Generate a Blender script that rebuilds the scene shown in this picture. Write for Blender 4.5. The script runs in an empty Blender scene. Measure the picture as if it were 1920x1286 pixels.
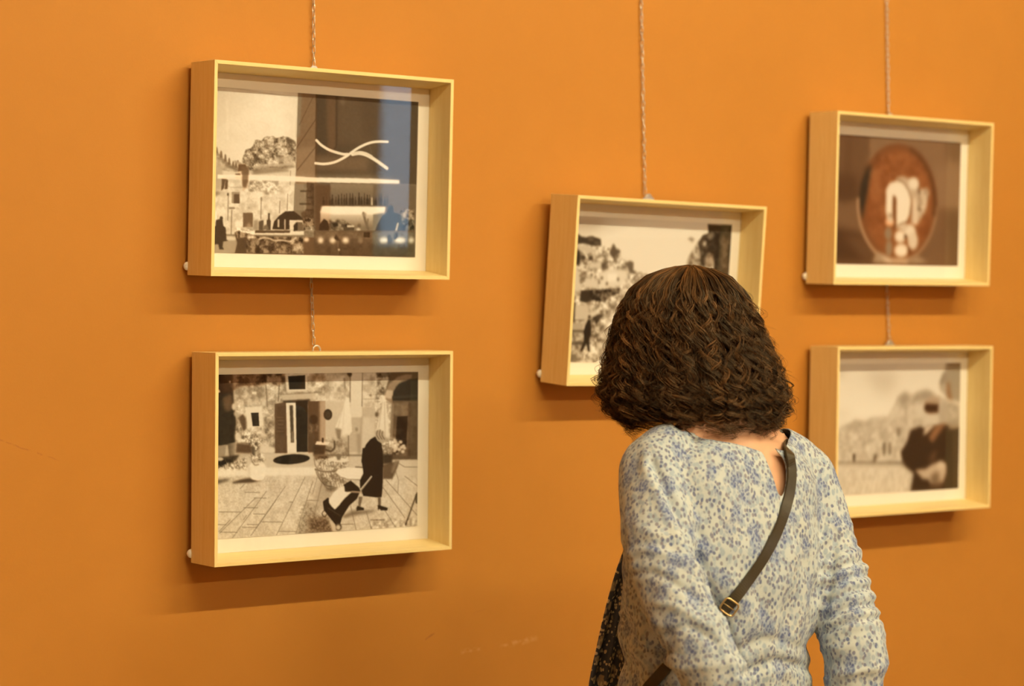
import bpy, bmesh, math, random
import numpy as np
from mathutils import Vector, Matrix, noise as mnoise
from mathutils.bvhtree import BVHTree

random.seed(7)
RNG = np.random.default_rng(11)
SC = bpy.context.scene
COL = SC.collection

# ------------------------------------------------------------------ camera, light, exposure
# world: X runs along the orange wall, +Y goes into it (wall plane y = 0), Z is up, metres
F_PX = 4068.0                      # focal length in pixels of a 1920 px wide picture (50 mm on a 23.6 mm sensor)
YAW, PITCH, ROLL = 0.6524, -0.0350, 0.0234
CAM_Z = 1.58
CAM = Vector((0.0, -3.6417, CAM_Z))
FWD = Vector((math.sin(YAW) * math.cos(PITCH), math.cos(YAW) * math.cos(PITCH), math.sin(PITCH)))
_rt = Vector((math.cos(YAW), -math.sin(YAW), 0.0))
_up = _rt.cross(FWD)
RIGHT = _rt * math.cos(ROLL) + _up * math.sin(ROLL)
UPV = -_rt * math.sin(ROLL) + _up * math.cos(ROLL)
cam_data = bpy.data.cameras.new('camera')
cam = bpy.data.objects.new('camera', cam_data)
COL.objects.link(cam)
cam_data.sensor_width = 23.6
cam_data.lens = F_PX / 1920.0 * 23.6
cam_data.clip_start = 0.05
cam_data.dof.use_dof = True
cam_data.dof.focus_distance = 3.95
cam_data.dof.aperture_fstop = 1.9
cam.matrix_world = Matrix(((RIGHT.x, UPV.x, -FWD.x, CAM.x), (RIGHT.y, UPV.y, -FWD.y, CAM.y),
                           (RIGHT.z, UPV.z, -FWD.z, CAM.z), (0, 0, 0, 1)))
SC.camera = cam

world = bpy.data.worlds.new('world')
SC.world = world
world.use_nodes = True
world.node_tree.nodes['Background'].inputs[0].default_value = (0.52, 0.76, 1.0, 1)
world.node_tree.nodes['Background'].inputs[1].default_value = 3.0

vs = SC.view_settings
vs.view_transform = 'Standard'
vs.look = 'None'
vs.exposure = 0.0
vs.gamma = 1.0
vs.use_curve_mapping = False
SC.cycles.max_bounces = 8
SC.cycles.diffuse_bounces = 4
SC.cycles.transparent_max_bounces = 24
SC.cycles.sample_clamp_indirect = 6.0
SC.cycles.adaptive_threshold = 0.015

LAMP_COLOR = (1.0, 0.85, 0.52)
TUBE_POWER = 230.0


# ------------------------------------------------------------------ helpers
def s2l(c):
    return tuple((x / 12.92 if x <= 0.04045 else ((x + 0.055) / 1.055) ** 2.4) for x in c)


class NT:
    """a small wrapper that writes shader nodes"""
    def __init__(self, name):
        self.m = bpy.data.materials.new(name)
        self.m.use_nodes = True
        self.t = self.m.node_tree
        self.b = self.t.nodes['Principled BSDF']
        self.out = self.t.nodes['Material Output']

    def n(self, kind, **kw):
        nd = self.t.nodes.new(kind)
        for k, v in kw.items():
            setattr(nd, k, v)
        return nd

    def l(self, a, b):
        self.t.links.new(a, b)

    def val(self, sock, v):
        if hasattr(v, 'is_output'):
            self.l(v, sock)
        else:
            sock.default_value = v

    def math(self, op, a, b=None, c=None, clamp=False):
        nd = self.n('ShaderNodeMath', operation=op, use_clamp=clamp)
        self.val(nd.inputs[0], a)
        if b is not None:
            self.val(nd.inputs[1], b)
        if c is not None:
            self.val(nd.inputs[2], c)
        return nd.outputs[0]

    def mix(self, fac, a, b):
        nd = self.n('ShaderNodeMix', data_type='RGBA')
        self.val(nd.inputs[0], fac)
        self.val(nd.inputs[6], a)
        self.val(nd.inputs[7], b)
        return nd.outputs[2]

    def ramp(self, fac, stops):
        nd = self.n('ShaderNodeValToRGB')
        while len(nd.color_ramp.elements) < len(stops):
            nd.color_ramp.elements.new(0.5)
        for e, (p, c) in zip(nd.color_ramp.elements, stops):
            e.position = p
            e.color = c if len(c) == 4 else (*c, 1)
        self.val(nd.inputs[0], fac)
        return nd.outputs[0]

    def coord(self, scale=(1, 1, 1), rot=(0, 0, 0), which='Object'):
        tc = self.n('ShaderNodeTexCoord')
        mp = self.n('ShaderNodeMapping')
        mp.inputs['Scale'].default_value = scale
        mp.inputs['Rotation'].default_value = rot
        self.l(tc.outputs[which], mp.inputs[0])
        return mp.outputs[0]

    def noise(self, vec, scale, detail=3, rough=0.5):
        nd = self.n('ShaderNodeTexNoise')
        self.l(vec, nd.inputs['Vector'])
        nd.inputs['Scale'].default_value = scale
        nd.inputs['Detail'].default_value = detail
        nd.inputs['Roughness'].default_value = rough
        return nd.outputs[0]

    def voronoi(self, vec, scale, feature='F1', rnd=1.0):
        nd = self.n('ShaderNodeTexVoronoi', feature=feature)
        self.l(vec, nd.inputs['Vector'])
        nd.inputs['Scale'].default_value = scale
        nd.inputs['Randomness'].default_value = rnd
        return nd

    def bump(self, height, strength=0.2, dist=0.002):
        nd = self.n('ShaderNodeBump')
        nd.inputs['Strength'].default_value = strength
        nd.inputs['Distance'].default_value = dist
        self.l(height, nd.inputs['Height'])
        self.l(nd.outputs[0], self.b.inputs['Normal'])

    def base(self, c):
        self.val(self.b.inputs['Base Color'], c if hasattr(c, 'is_output') else ((*c, 1) if len(c) == 3 else c))

    def set(self, **kw):
        for k, v in kw.items():
            self.val(self.b.inputs[k.replace('_', ' ')], v)


def plain(name, col, rough=0.6, metallic=0.0, spec=0.5, var=0.06, scale=40.0):
    t = NT(name)
    f = t.noise(t.coord(), scale, 3)
    t.base(t.mix(f, (*[x * (1 - var) for x in col], 1), (*[min(1, x * (1 + var)) for x in col], 1)))
    t.set(Roughness=rough, Metallic=metallic)
    t.b.inputs['Specular IOR Level'].default_value = spec
    return t.m


def tag(o, label=None, cat=None, group=None, kind=None):
    for k, v in (('label', label), ('category', cat), ('group', group), ('kind', kind)):
        if v:
            o[k] = v
    return o


def empty(name, matrix=None, parent=None):
    o = bpy.data.objects.new(name, None)
    o.empty_display_size = 0.05
    COL.objects.link(o)
    if parent:
        o.parent = parent
    if matrix is not None:
        o.matrix_world = matrix
    return o


def link_mesh(name, me, mat, parent=None, smooth=False):
    o = bpy.data.objects.new(name, me)
    COL.objects.link(o)
    if mat and not me.materials:
        me.materials.append(mat)
    if parent:
        o.parent = parent
    if smooth:
        me.polygons.foreach_set('use_smooth', [True] * len(me.polygons))
    return o


def mesh_from(name, verts, faces):
    me = bpy.data.meshes.new(name)
    me.from_pydata([tuple(v) for v in verts], [], [tuple(f) for f in faces])
    me.update()
    return me


def np_mesh(name, verts, faces):
    """fast mesh from numpy arrays, faces all quads or all triangles"""
    me = bpy.data.meshes.new(name)
    n, k = faces.shape
    me.vertices.add(len(verts))
    me.vertices.foreach_set('co', np.asarray(verts, np.float32).ravel())
    me.loops.add(n * k)
    me.loops.foreach_set('vertex_index', faces.astype(np.int32).ravel())
    me.polygons.add(n)
    me.polygons.foreach_set('loop_start', np.arange(0, n * k, k, dtype=np.int32))
    me.update(calc_edges=True)
    me.validate()
    return me


def box_bm(bm, lo, hi):
    vs_ = [bm.verts.new((x, y, z)) for x in (lo[0], hi[0]) for y in (lo[1], hi[1]) for z in (lo[2], hi[2])]
    for f in ((0, 1, 3, 2), (4, 6, 7, 5), (0, 4, 5, 1), (2, 3, 7, 6), (0, 2, 6, 4), (1, 5, 7, 3)):
        bm.faces.new([vs_[i] for i in f])


def bm_obj(name, bm, mat, parent=None, bevel=0.0, smooth=False):
    if bevel:
        bmesh.ops.bevel(bm, geom=list(bm.edges), offset=bevel, segments=2, affect='EDGES', profile=0.5)
    bmesh.ops.recalc_face_normals(bm, faces=bm.faces)
    me = bpy.data.meshes.new(name)
    bm.to_mesh(me)
    bm.free()
    return link_mesh(name, me, mat, parent, smooth)


def box(name, lo, hi, mat, parent=None, bevel=0.0):
    bm = bmesh.new()
    box_bm(bm, lo, hi)
    return bm_obj(name, bm, mat, parent, bevel)


def tube(points, radii, n=10, caps=True):
    """verts, faces of a tube along points with one radius per point"""
    P = [Vector(p) for p in points]
    m = len(P)
    V, Fc = [], []
    ref = None
    for i in range(m):
        t = (P[min(i + 1, m - 1)] - P[max(i - 1, 0)]).normalized()
        if ref is None:
            ref = Vector((0, 0, 1)) if abs(t.z) < 0.9 else Vector((1, 0, 0))
        ref = (ref - t * ref.dot(t)).normalized()
        q = t.cross(ref)
        r = radii[i] if hasattr(radii, '__len__') else radii
        ra, rb = (r if hasattr(r, '__len__') else (r, r))
        for k in range(n):
            a = 2 * math.pi * k / n
            V.append(P[i] + ref * (math.cos(a) * ra) + q * (math.sin(a) * rb))
    for i in range(m - 1):
        for k in range(n):
            k2 = (k + 1) % n
            Fc.append((i * n + k, i * n + k2, (i + 1) * n + k2, (i + 1) * n + k))
    if caps:
        Fc.append(tuple(range(n))[::-1])
        Fc.append(tuple((m - 1) * n + k for k in range(n)))
    return V, Fc


def catmull(pts, sub=8):
    P = [np.array(p, float) for p in pts]
    P = [2 * P[0] - P[1]] + P + [2 * P[-1] - P[-2]]
    out = []
    for i in range(1, len(P) - 2):
        for k in range(sub):
            t = k / sub
            out.append(0.5 * (2 * P[i] + (P[i + 1] - P[i - 1]) * t + (2 * P[i - 1] - 5 * P[i] + 4 * P[i + 1] - P[i + 2]) * t * t
                              + (3 * P[i] - P[i - 1] - 3 * P[i + 1] + P[i + 2]) * t ** 3))
    out.append(P[-2])
    return out


def measured(u, v, y):
    """the point on the plane y that the photograph shows at (u, v)"""
    d = FWD + RIGHT * ((u - 960) / F_PX) + UPV * ((643 - v) / F_PX)
    return CAM + d * ((y - CAM.y) / d.y)


# ------------------------------------------------------------------ the room
def wall_paint(name, col, col2, marks=()):
    t = NT(name)
    c = t.coord()
    big = t.noise(c, 1.1, 4, 0.55)
    fine = t.noise(c, 260.0, 4, 0.7)
    mid = t.noise(c, 14.0, 4, 0.6)
    a = t.mix(t.ramp(big, [(0.35, (0, 0, 0)), (0.7, (1, 1, 1))]), (*col, 1), (*col2, 1))
    a = t.mix(t.math('MULTIPLY', t.ramp(mid, [(0.4, (0, 0, 0)), (0.75, (1, 1, 1))]), 0.25), a, (*[x * 0.9 for x in col], 1))
    for (x0, z0), (x1, z1), w, col_m, op in marks:
        # a scuff with a shape of its own: a soft stroke between two points of the wall
        tc = t.n('ShaderNodeTexCoord')
        sb = t.n('ShaderNodeVectorMath', operation='SUBTRACT')
        t.l(tc.outputs['Object'], sb.inputs[0])
        sb.inputs[1].default_value = ((x0 + x1) / 2, 0, (z0 + z1) / 2)
        rt_ = t.n('ShaderNodeVectorRotate', rotation_type='Y_AXIS')
        t.l(sb.outputs[0], rt_.inputs['Vector'])
        rt_.inputs['Angle'].default_value = math.atan2(z1 - z0, x1 - x0)
        sp = t.n('ShaderNodeSeparateXYZ')
        t.l(rt_.outputs[0], sp.inputs[0])
        hl = math.hypot(x1 - x0, z1 - z0) / 2
        wob = t.math('MULTIPLY', t.math('SUBTRACT', t.noise(tc.outputs['Object'], 45.0, 3), 0.5), w * 3)
        my = t.math('SUBTRACT', 1.0, t.math('DIVIDE', t.math('ABSOLUTE', t.math('ADD', sp.outputs['Z'], wob)), w), clamp=True)
        mx_ = t.math('MULTIPLY', t.math('SUBTRACT', 1.0, t.math('DIVIDE', t.math('ABSOLUTE', sp.outputs['X']), hl), clamp=True), 3.0, clamp=True)
        brk = t.math('MULTIPLY', t.ramp(t.noise(tc.outputs['Object'], 70.0, 3), [(0.38, (0, 0, 0)), (0.55, (1, 1, 1))]), op)
        a = t.mix(t.math('MULTIPLY', t.math('MULTIPLY', my, mx_), brk), a, (*col_m, 1))
    t.base(a)
    t.set(Roughness=0.62)
    t.b.inputs['Specular IOR Level'].default_value = 0.22
    h = t.math('ADD', t.math('MULTIPLY', fine, 0.6), mid)
    t.bump(h, 0.16, 0.0015)
    return t.m


_m = lambda u, v: measured(u, v, 0.0)
MARKS = [((796, 1200), (816, 1186), 0.0028, (0.28, 0.10, 0.03), 0.8), ((862, 1222), (905, 1216), 0.006, (0.70, 0.40, 0.17), 0.55),
         ((935, 1212), (1012, 1196), 0.007, (0.70, 0.40, 0.17), 0.45), ((885, 1152), (912, 1140), 0.0022, (0.40, 0.16, 0.04), 0.45),
         ((-20, 818), (118, 866), 0.0022, (0.34, 0.12, 0.03), 0.6), ((300, 900), (330, 894), 0.002, (0.40, 0.16, 0.04), 0.4)]
M_WALL = wall_paint('orange_wall_paint', (0.475, 0.204, 0.033), (0.505, 0.219, 0.038),
                    [((_m(u0, v0).x, _m(u0, v0).z), (_m(u1, v1).x, _m(u1, v1).z), w, cm, op) for (u0, v0), (u1, v1), w, cm, op in MARKS])
M_CEIL = wall_paint('white_ceiling_paint', (0.62, 0.53, 0.38), (0.64, 0.55, 0.40))
RX0, RX1, RY0, RZ1 = -3.2, 10.8, -9.0, 4.3


def structure(o):
    o['kind'] = 'structure'
    return o


structure(box('wall_back', (RX0, 0, 0), (RX1, 0.2, RZ1), M_WALL))
structure(box('wall_left', (RX0 - 0.2, RY0, 0), (RX0, 0.2, RZ1), M_WALL))
structure(box('wall_right', (RX1, RY0, 0), (RX1 + 0.2, 0.2, RZ1), M_WALL))
structure(box('ceiling', (RX0 - 0.2, RY0 - 0.2, RZ1), (RX1 + 0.2, 0.2, RZ1 + 0.2), M_CEIL))

# floor: stone tiles
t = NT('stone_floor')
c = t.coord()
t.base(t.mix(t.noise(c, 6.0, 5), (0.20, 0.15, 0.10, 1), (0.27, 0.21, 0.14, 1)))
t.set(Roughness=0.4)
M_FLOOR = t.m
structure(box('floor', (RX0 - 0.2, RY0 - 0.2, -0.12), (RX1 + 0.2, 0.2, 0.0), M_FLOOR))

# wall opposite the pictures, with a tall window that looks out on a blue evening sky
WX0, WX1, WZ0, WZ1 = 8.40, 10.2, 1.60, 3.9
bm = bmesh.new()
box_bm(bm, (RX0, RY0 - 0.2, 0), (WX0, RY0, RZ1))
box_bm(bm, (WX1, RY0 - 0.2, 0), (RX1, RY0, RZ1))
box_bm(bm, (WX0, RY0 - 0.2, 0), (WX1, RY0, WZ0))
box_bm(bm, (WX0, RY0 - 0.2, WZ1), (WX1, RY0, RZ1))
structure(bm_obj('wall_front', bm, M_WALL))
M_WHITE = plain('white_joinery', (0.75, 0.72, 0.66), 0.4)
win = structure(empty('window_1', Matrix.Translation((WX0, RY0, WZ0))))
fr_ = bmesh.new()
w_, h_ = WX1 - WX0, WZ1 - WZ0
for lo, hi in (((0, -0.14, 0), (0.06, -0.06, h_)), ((w_ - 0.06, -0.14, 0), (w_, -0.06, h_)),
               ((0.06, -0.14, 0), (w_ - 0.06, -0.06, 0.06)), ((0.06, -0.14, h_ - 0.06), (w_ - 0.06, -0.06, h_))):
    box_bm(fr_, lo, hi)
bm_obj('window_frame', fr_, M_WHITE, win)


def glass(name, tint=(1, 1, 1), f0=0.04):
    """thin clear glass: transparent, with a reflection that grows towards grazing angles"""
    t = NT(name)
    g = t.n('ShaderNodeNewGeometry')
    dp = t.n('ShaderNodeVectorMath', operation='DOT_PRODUCT')
    t.l(g.outputs['Normal'], dp.inputs[0])
    t.l(g.outputs['Incoming'], dp.inputs[1])
    k = t.math('POWER', t.math('SUBTRACT', 1.0, t.math('ABSOLUTE', dp.outputs['Value']), clamp=True), 5.0)
    fac = t.math('MULTIPLY_ADD', k, 1 - f0, f0)
    tr = t.n('ShaderNodeBsdfTransparent')
    tr.inputs[0].default_value = (*tint, 1)
    gl = t.n('ShaderNodeBsdfGlossy')
    gl.inputs['Roughness'].default_value = 0.015
    mx = t.n('ShaderNodeMixShader')
    t.l(fac, mx.inputs[0])
    t.l(tr.outputs[0], mx.inputs[1])
    t.l(gl.outputs[0], mx.inputs[2])
    t.l(mx.outputs[0], t.out.inputs['Surface'])
    return t.m


M_GLASS = glass('picture_glass')
box('window_pane', (0.06, -0.104, 0.06), (w_ - 0.06, -0.098, h_ - 0.06), M_GLASS, win)
structure(box('baseboard_back', (RX0, -0.016, 0.0), (RX1, 0.0, 0.12), M_WHITE, None, 0.003))
# picture rail that the chains hang from, above the frame of the photograph
structure(box('trim_1', (RX0, -0.022, 2.62), (RX1, 0.0, 2.66), plain('picture_rail', (0.62, 0.6, 0.56), 0.35, 0.6), None, 0.004))

# linear ceiling lamps parallel to the picture wall
t = NT('lamp_diffuser')
t.base((0.9, 0.85, 0.7))
t.set(Emission_Color=(*LAMP_COLOR, 1), Emission_Strength=TUBE_POWER)
M_LAMP = t.m
M_LAMPBODY = plain('lamp_housing', (0.7, 0.69, 0.66), 0.35, 0.3)
for i, (lx, ly) in enumerate([(x, y) for y in (-3.4, -7.3) for x in ((1.3, 3.0, 4.7) if y > -5 else (0.8, 3.0, 5.2))]):
    lamp = empty('linear_lamp', Matrix.Translation((lx, ly, RZ1 - 0.36)))
    tag(lamp, *(('long white linear lamp hung under the ceiling nearest the picture wall', 'lamp', 'linear lamps along the picture wall') if ly > -5 else
                ('long white linear lamp hung under the ceiling nearest the window wall', 'lamp', 'linear lamps deep in the room')))
    box('housing', (-0.7, -0.035, 0.02), (0.7, 0.035, 0.075), M_LAMPBODY, lamp, 0.006)
    V, Fc = tube([(-0.69, 0, 0), (0.69, 0, 0)], 0.03, 14)
    link_mesh('diffuser', mesh_from('diffuser', V, Fc), M_LAMP, lamp)
    for sx in (-0.5, 0.5):
        V, Fc = tube([(sx, 0, 0.07), (sx, 0, 0.36)], 0.003, 6)
        link_mesh('hanging_wire', mesh_from('hanging_wire', V, Fc), M_LAMPBODY, lamp)

# ------------------------------------------------------------------ the printed photographs (flat ink tones)
def smooth_noise(ny, nx, cell, seed):
    r = np.random.default_rng(seed)
    gy, gx = int(ny / cell) + 3, int(nx / cell) + 3
    g = r.random((gy, gx))
    y, x = np.arange(ny) / cell, np.arange(nx) / cell
    y0, x0 = y.astype(int), x.astype(int)
    fy, fx = (y - y0)[:, None], (x - x0)[None]
    fy, fx = fy * fy * (3 - 2 * fy), fx * fx * (3 - 2 * fx)
    a = g[y0][:, x0] * (1 - fx) + g[y0][:, x0 + 1] * fx
    b = g[y0 + 1][:, x0] * (1 - fx) + g[y0 + 1][:, x0 + 1] * fx
    return a * (1 - fy) + b * fy


def fractal(ny, nx, cell, seed, octaves=4):
    s, a, tot = 0, 1.0, 0
    for o in range(octaves):
        s = s + a * smooth_noise(ny, nx, max(cell / 2 ** o, 1.0), seed + o)
        tot += a
        a *= 0.6
    return s / tot


def blur(m, r):
    if r <= 0:
        return m
    k = int(math.ceil(r * 2.2))
    w = np.exp(-0.5 * (np.arange(-k, k + 1) / r) ** 2)
    w /= w.sum()
    p = np.pad(m, k, mode='edge')
    p = sum(w[i] * p[i:i + m.shape[0], :] for i in range(2 * k + 1))
    return sum(w[i] * p[:, i:i + m.shape[1]] for i in range(2 * k + 1))


class Ink:
    """a tone canvas in the plane of one print; outlines are given as measured on the photograph
    (corner quad -> print rectangle) and squared up by the plane's own homography"""
    def __init__(self, quad, nx, ny, seed=1):
        self.nx, self.ny, self.seed = nx, ny, seed
        dst = [(0, 0), (nx - 1, 0), (nx - 1, ny - 1), (0, ny - 1)]
        A, b = [], []
        for (u, v), (x, y) in zip(quad, dst):
            A.append([u, v, 1, 0, 0, 0, -u * x, -v * x]); b.append(x)
            A.append([0, 0, 0, u, v, 1, -u * y, -v * y]); b.append(y)
        self.h = np.append(np.linalg.solve(np.array(A, float), np.array(b, float)), 1).reshape(3, 3)
        self.sc = nx / (quad[1][0] - quad[0][0])
        self.g = np.full((ny, nx), 0.5)
        self.warm = np.full((ny, nx), 0.0)
        self.o, self.k = (0, 0), 1.0

    def at(self, x, y, k):
        self.o, self.k = (x, y), k

    def px(self, pts):
        p = np.array(pts, float) * self.k + np.array(self.o)
        q = np.c_[p, np.ones(len(p))] @ self.h.T
        return q[:, :2] / q[:, 2:]

    def mask(self, pts, soft=0.5):
        q = self.px(pts)
        pad = int(soft * 3 + 3)
        x0, y0 = np.floor(q.min(0)).astype(int) - pad
        x1, y1 = np.ceil(q.max(0)).astype(int) + pad
        x0, y0, x1, y1 = max(x0, 0), max(y0, 0), min(x1, self.nx), min(y1, self.ny)
        if x1 <= x0 or y1 <= y0:
            return None
        X, Y = np.meshgrid(np.arange(x0, x1), np.arange(y0, y1))
        tot = 0
        for dx, dy in ((-.25, -.25), (.25, -.25), (-.25, .25), (.25, .25)):
            c = np.zeros(X.shape, bool)
            n = len(q)
            for i in range(n):
                (ax, ay), (bx, by) = q[i], q[(i + 1) % n]
                if ay == by:
                    continue
                cond = ((ay > Y + dy) != (by > Y + dy)) & (X + dx < (bx - ax) * (Y + dy - ay) / (by - ay) + ax)
                c ^= cond
            tot = tot + c
        return (slice(y0, y1), slice(x0, x1)), blur(tot / 4.0, soft * self.sc)

    def put(self, m, val, alpha=1.0, warm=None):
        if m is None:
            return
        s, w = m
        w = w * alpha
        self.g[s] = self.g[s] * (1 - w) + w * val
        if warm is not None:
            self.warm[s] = self.warm[s] * (1 - w) + w * warm

    def poly(self, pts, val, alpha=1.0, soft=0.5, warm=None):
        self.put(self.mask(pts, soft), val, alpha, warm)

    def rect(self, x0, y0, x1, y1, val, **kw):
        self.poly([(x0, y0), (x1, y0), (x1, y1), (x0, y1)], val, **kw)

    def ell(self, cx, cy, rx, ry, val, rot=0.0, **kw):
        c, s = math.cos(rot), math.sin(rot)
        self.poly([(cx + rx * math.cos(a) * c - ry * math.sin(a) * s, cy + rx * math.cos(a) * s + ry * math.sin(a) * c)
                   for a in np.linspace(0, 2 * math.pi, 28, endpoint=False)], val, **kw)

    def line(self, pts, width, val, alpha=1.0, soft=0.3, warm=None):
        q = self.px(pts)
        w = width * self.k * self.sc / 2
        pad = int(w + soft * 3 + 3)
        x0, y0 = np.floor(q.min(0)).astype(int) - pad
        x1, y1 = np.ceil(q.max(0)).astype(int) + pad
        x0, y0, x1, y1 = max(x0, 0), max(y0, 0), min(x1, self.nx), min(y1, self.ny)
        if x1 <= x0 or y1 <= y0:
            return
        X, Y = np.meshgrid(np.arange(x0, x1), np.arange(y0, y1))
        d = np.full(X.shape, 1e9)
        for (ax, ay), (bx, by) in zip(q[:-1], q[1:]):
            l2 = max((bx - ax) ** 2 + (by - ay) ** 2, 1e-9)
            t_ = np.clip(((X - ax) * (bx - ax) + (Y - ay) * (by - ay)) / l2, 0, 1)
            d = np.minimum(d, np.hypot(X - ax - t_ * (bx - ax), Y - ay - t_ * (by - ay)))
        m = np.clip(w + 0.5 - d, 0, 1)
        self.put(((slice(y0, y1), slice(x0, x1)), blur(m, soft * self.sc)), val, alpha, warm)

    def curve(self, pts, *a, **kw):
        self.line([tuple(p) for p in catmull(pts, 8)], *a, **kw)

    def grad(self, pts, p0, v0, p1, v1, soft=0.5, alpha=1.0):
        """fill that runs from v0 at p0 to v1 at p1"""
        m = self.mask(pts, soft)
        if m is None:
            return
        a, b = self.px([p0, p1])
        s, w = m
        Y, X = np.mgrid[s[0], s[1]]
        t_ = np.clip(((X - a[0]) * (b[0] - a[0]) + (Y - a[1]) * (b[1] - a[1])) / ((b - a) @ (b - a)), 0, 1)
        self.put((s, w), v0 + (v1 - v0) * t_, alpha)

    def mottle(self, pts, amp, cell, seed, soft=1.0, bias=0.0, sharp=1.0):
        m = self.mask(pts, soft)
        if m is None:
            return
        s, w = m
        f = fractal(self.ny, self.nx, cell * self.sc, seed)[s] - 0.5
        f = np.tanh(f * 4 * sharp) * 0.5
        self.g[s] = np.clip(self.g[s] + w * (f * 2 * amp + bias), 0.03, 1)

    def done(self, soften=0.0, paper=0.86, sepia=1.0):
        g = blur(self.g, soften) if soften else self.g
        g = np.clip(g, 0, 1)
        w = self.warm if not soften else blur(self.warm, soften)
        mid = 4 * g * (1 - g)
        r = g + 0.035 * sepia * mid + 0.05 * w
        gg = g - 0.005 * sepia * mid - 0.02 * w
        bb = g - 0.055 * sepia * mid - 0.06 * w
        rgb = np.clip(np.stack([r, gg, bb], -1), 0.0, 1) ** 2.35
        return (0.006 + rgb * paper).astype(np.float32)


def print_bar():
    k = Ink([(397.2, 161.4), (786.0, 190.9), (779.7, 482.3), (391.6, 473.4)], 420, 290)
    Z = 0.13219
    k.at(400, 160, Z)
    k.grad([(-100, -60), (1215, 60), (1180, 1286), (-100, 1400)], (0, 0), 0.82, (700, 420), 0.93)
    k.mottle([(-80, 0), (1215, 100), (1190, 760), (-80, 900)], 0.03, 40, 3, 4)
    k.curve([(60, 20), (300, 40), (700, 100), (1200, 172)], 9, 0.66, 0.6, 0.6)
    k.line([(205, 200), (215, 760)], 25, 0.96, 0.35, 1.5)
    # column and dark panel of the bar
    k.poly([(1215, 100), (1480, 60), (1480, 1400), (1165, 1400), (1180, 1286)], 0.45, soft=0.4, warm=0.5)
    k.poly([(1215, 100), (1265, 100), (1235, 700), (1190, 760)], 0.53, alpha=0.8, soft=1.5, warm=-0.3)
    k.poly([(1175, 900), (1470, 860), (1470, 1350), (1165, 1350)], 0.55, alpha=0.7, soft=4)
    k.line([(1420, 170), (1230, 560)], 12, 0.33, 0.7, 0.5)
    k.line([(1470, 470), (1180, 900)], 12, 0.30, 0.8, 0.5)
    k.line([(1470, 860), (1200, 1200)], 12, 0.30, 0.7, 0.5)
    k.at(590, 160, Z)
    k.grad([(25, 0), (1560, 60), (1560, 1400), (15, 1400)], (0, 400), 0.27, (900, 500), 0.34)
    k.poly([(180, 140), (320, 150), (310, 900), (200, 1000)], 0.40, alpha=0.6, soft=3, warm=0.8)
    k.poly([(340, 150), (930, 190), (820, 800), (340, 850)], 0.36, alpha=0.7, soft=4, warm=0.2)
    k.line([(322, 150), (318, 860), (290, 900)], 24, 0.24, 0.8, 0.9)
    k.ell(410, 215, 40, 70, 0.47, alpha=0.5, soft=2)
    k.poly([(640, 200), (1000, 200), (860, 760), (700, 760)], 0.30, alpha=0.6, soft=5)
    k.poly([(20, 1000), (760, 1010), (760, 1210), (20, 1200)], 0.48, alpha=0.55, soft=4, warm=0.5)
    k.poly([(1010, 200), (1470, 225), (1440, 1400), (830, 1400), (850, 1000)], 0.30, alpha=0.8, soft=1.5, warm=0)
    k.poly([(1370, 225), (1475, 230), (1450, 1400), (1350, 1400)], 0.27, alpha=0.6, soft=1.5, warm=0)
    # crossing curved light tubes
    k.curve([(35, 778), (110, 850), (230, 920), (400, 972), (480, 975)], 34, 0.93, soft=0.35)
    k.curve([(545, 975), (640, 962), (740, 985), (860, 1050), (960, 1120), (1035, 1175)], 44, 0.95, soft=0.4)
    k.curve([(560, 965), (650, 950), (740, 968), (820, 1010)], 34, 0.9, soft=0.4)
    k.curve([(20, 1103), (150, 1113), (300, 1085), (450, 1010), (540, 945), (640, 880), (760, 825), (880, 798), (1045, 798)], 32, 0.95, soft=0.35)
    k.line([(790, 850), (815, 960)], 5, 0.5, 0.6, 0.2)
    # the long lit shelf
    k.at(590, 320, Z)
    k.poly([(-1440, -10), (-900, -20), (0, 60), (760, 70), (1200, 120), (1200, 160), (0, 140), (-900, 110)], 0.62, alpha=0.55, soft=3.5)
    k.at(400, 320, Z)
    # town on the left
    k.at(400, 160, Z)
    k.poly([(-90, 840), (45, 900), (130, 1020), (200, 1080), (300, 1130), (400, 1180), (440, 1500), (-90, 1500)], 0.72, soft=0.8)
    k.mottle([(-80, 950), (60, 960), (330, 1150), (420, 1400), (-80, 1400)], 0.12, 8, 5, 2)
    for x, y, w, h in ((55, 900, 20, 60), (120, 960, 22, 70), (180, 1010, 20, 70), (235, 1060, 20, 70), (290, 1100, 18, 55), (330, 1120, 22, 50), (358, 1065, 12, 16), (0, 860, 24, 60)):
        k.poly([(x - w, y + h), (x - w * 0.6, y - h * .2), (x, y - h * .6), (x + w * .6, y - h * .2), (x + w, y + h)], 0.40, soft=0.7, alpha=0.9, warm=0.3)
        k.line([(x - 40, y + h), (x + 40, y + h + 30)], 30, 0.45, 0.6, 1)
    k.poly([(360, 1120), (470, 1110), (520, 1286), (500, 1450), (430, 1500), (415, 1330), (320, 1330), (320, 1250), (360, 1250)], 0.36, soft=0.8, warm=0.6)
    # crag
    crag = [(405, 1110), (430, 1010), (470, 910), (540, 890), (570, 860), (600, 775), (640, 765), (690, 790), (750, 715), (810, 725), (860, 715), (900, 745),
            (950, 740), (1000, 720), (1060, 725), (1120, 760), (1190, 810), (1180, 1090), (1150, 1160), (1000, 1180), (800, 1170), (600, 1220), (520, 1200), (470, 1120)]
    k.poly(crag, 0.66, soft=0.6)
    k.mottle(crag, 0.30, 9, 21, 0.8, -0.03, 1.3)
    k.mottle(crag, 0.14, 3.5, 22, 0.8)
    k.poly([(1030, 735), (1120, 760), (1180, 800), (1160, 830), (1050, 800)], 0.36, soft=1, alpha=0.8)
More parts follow.
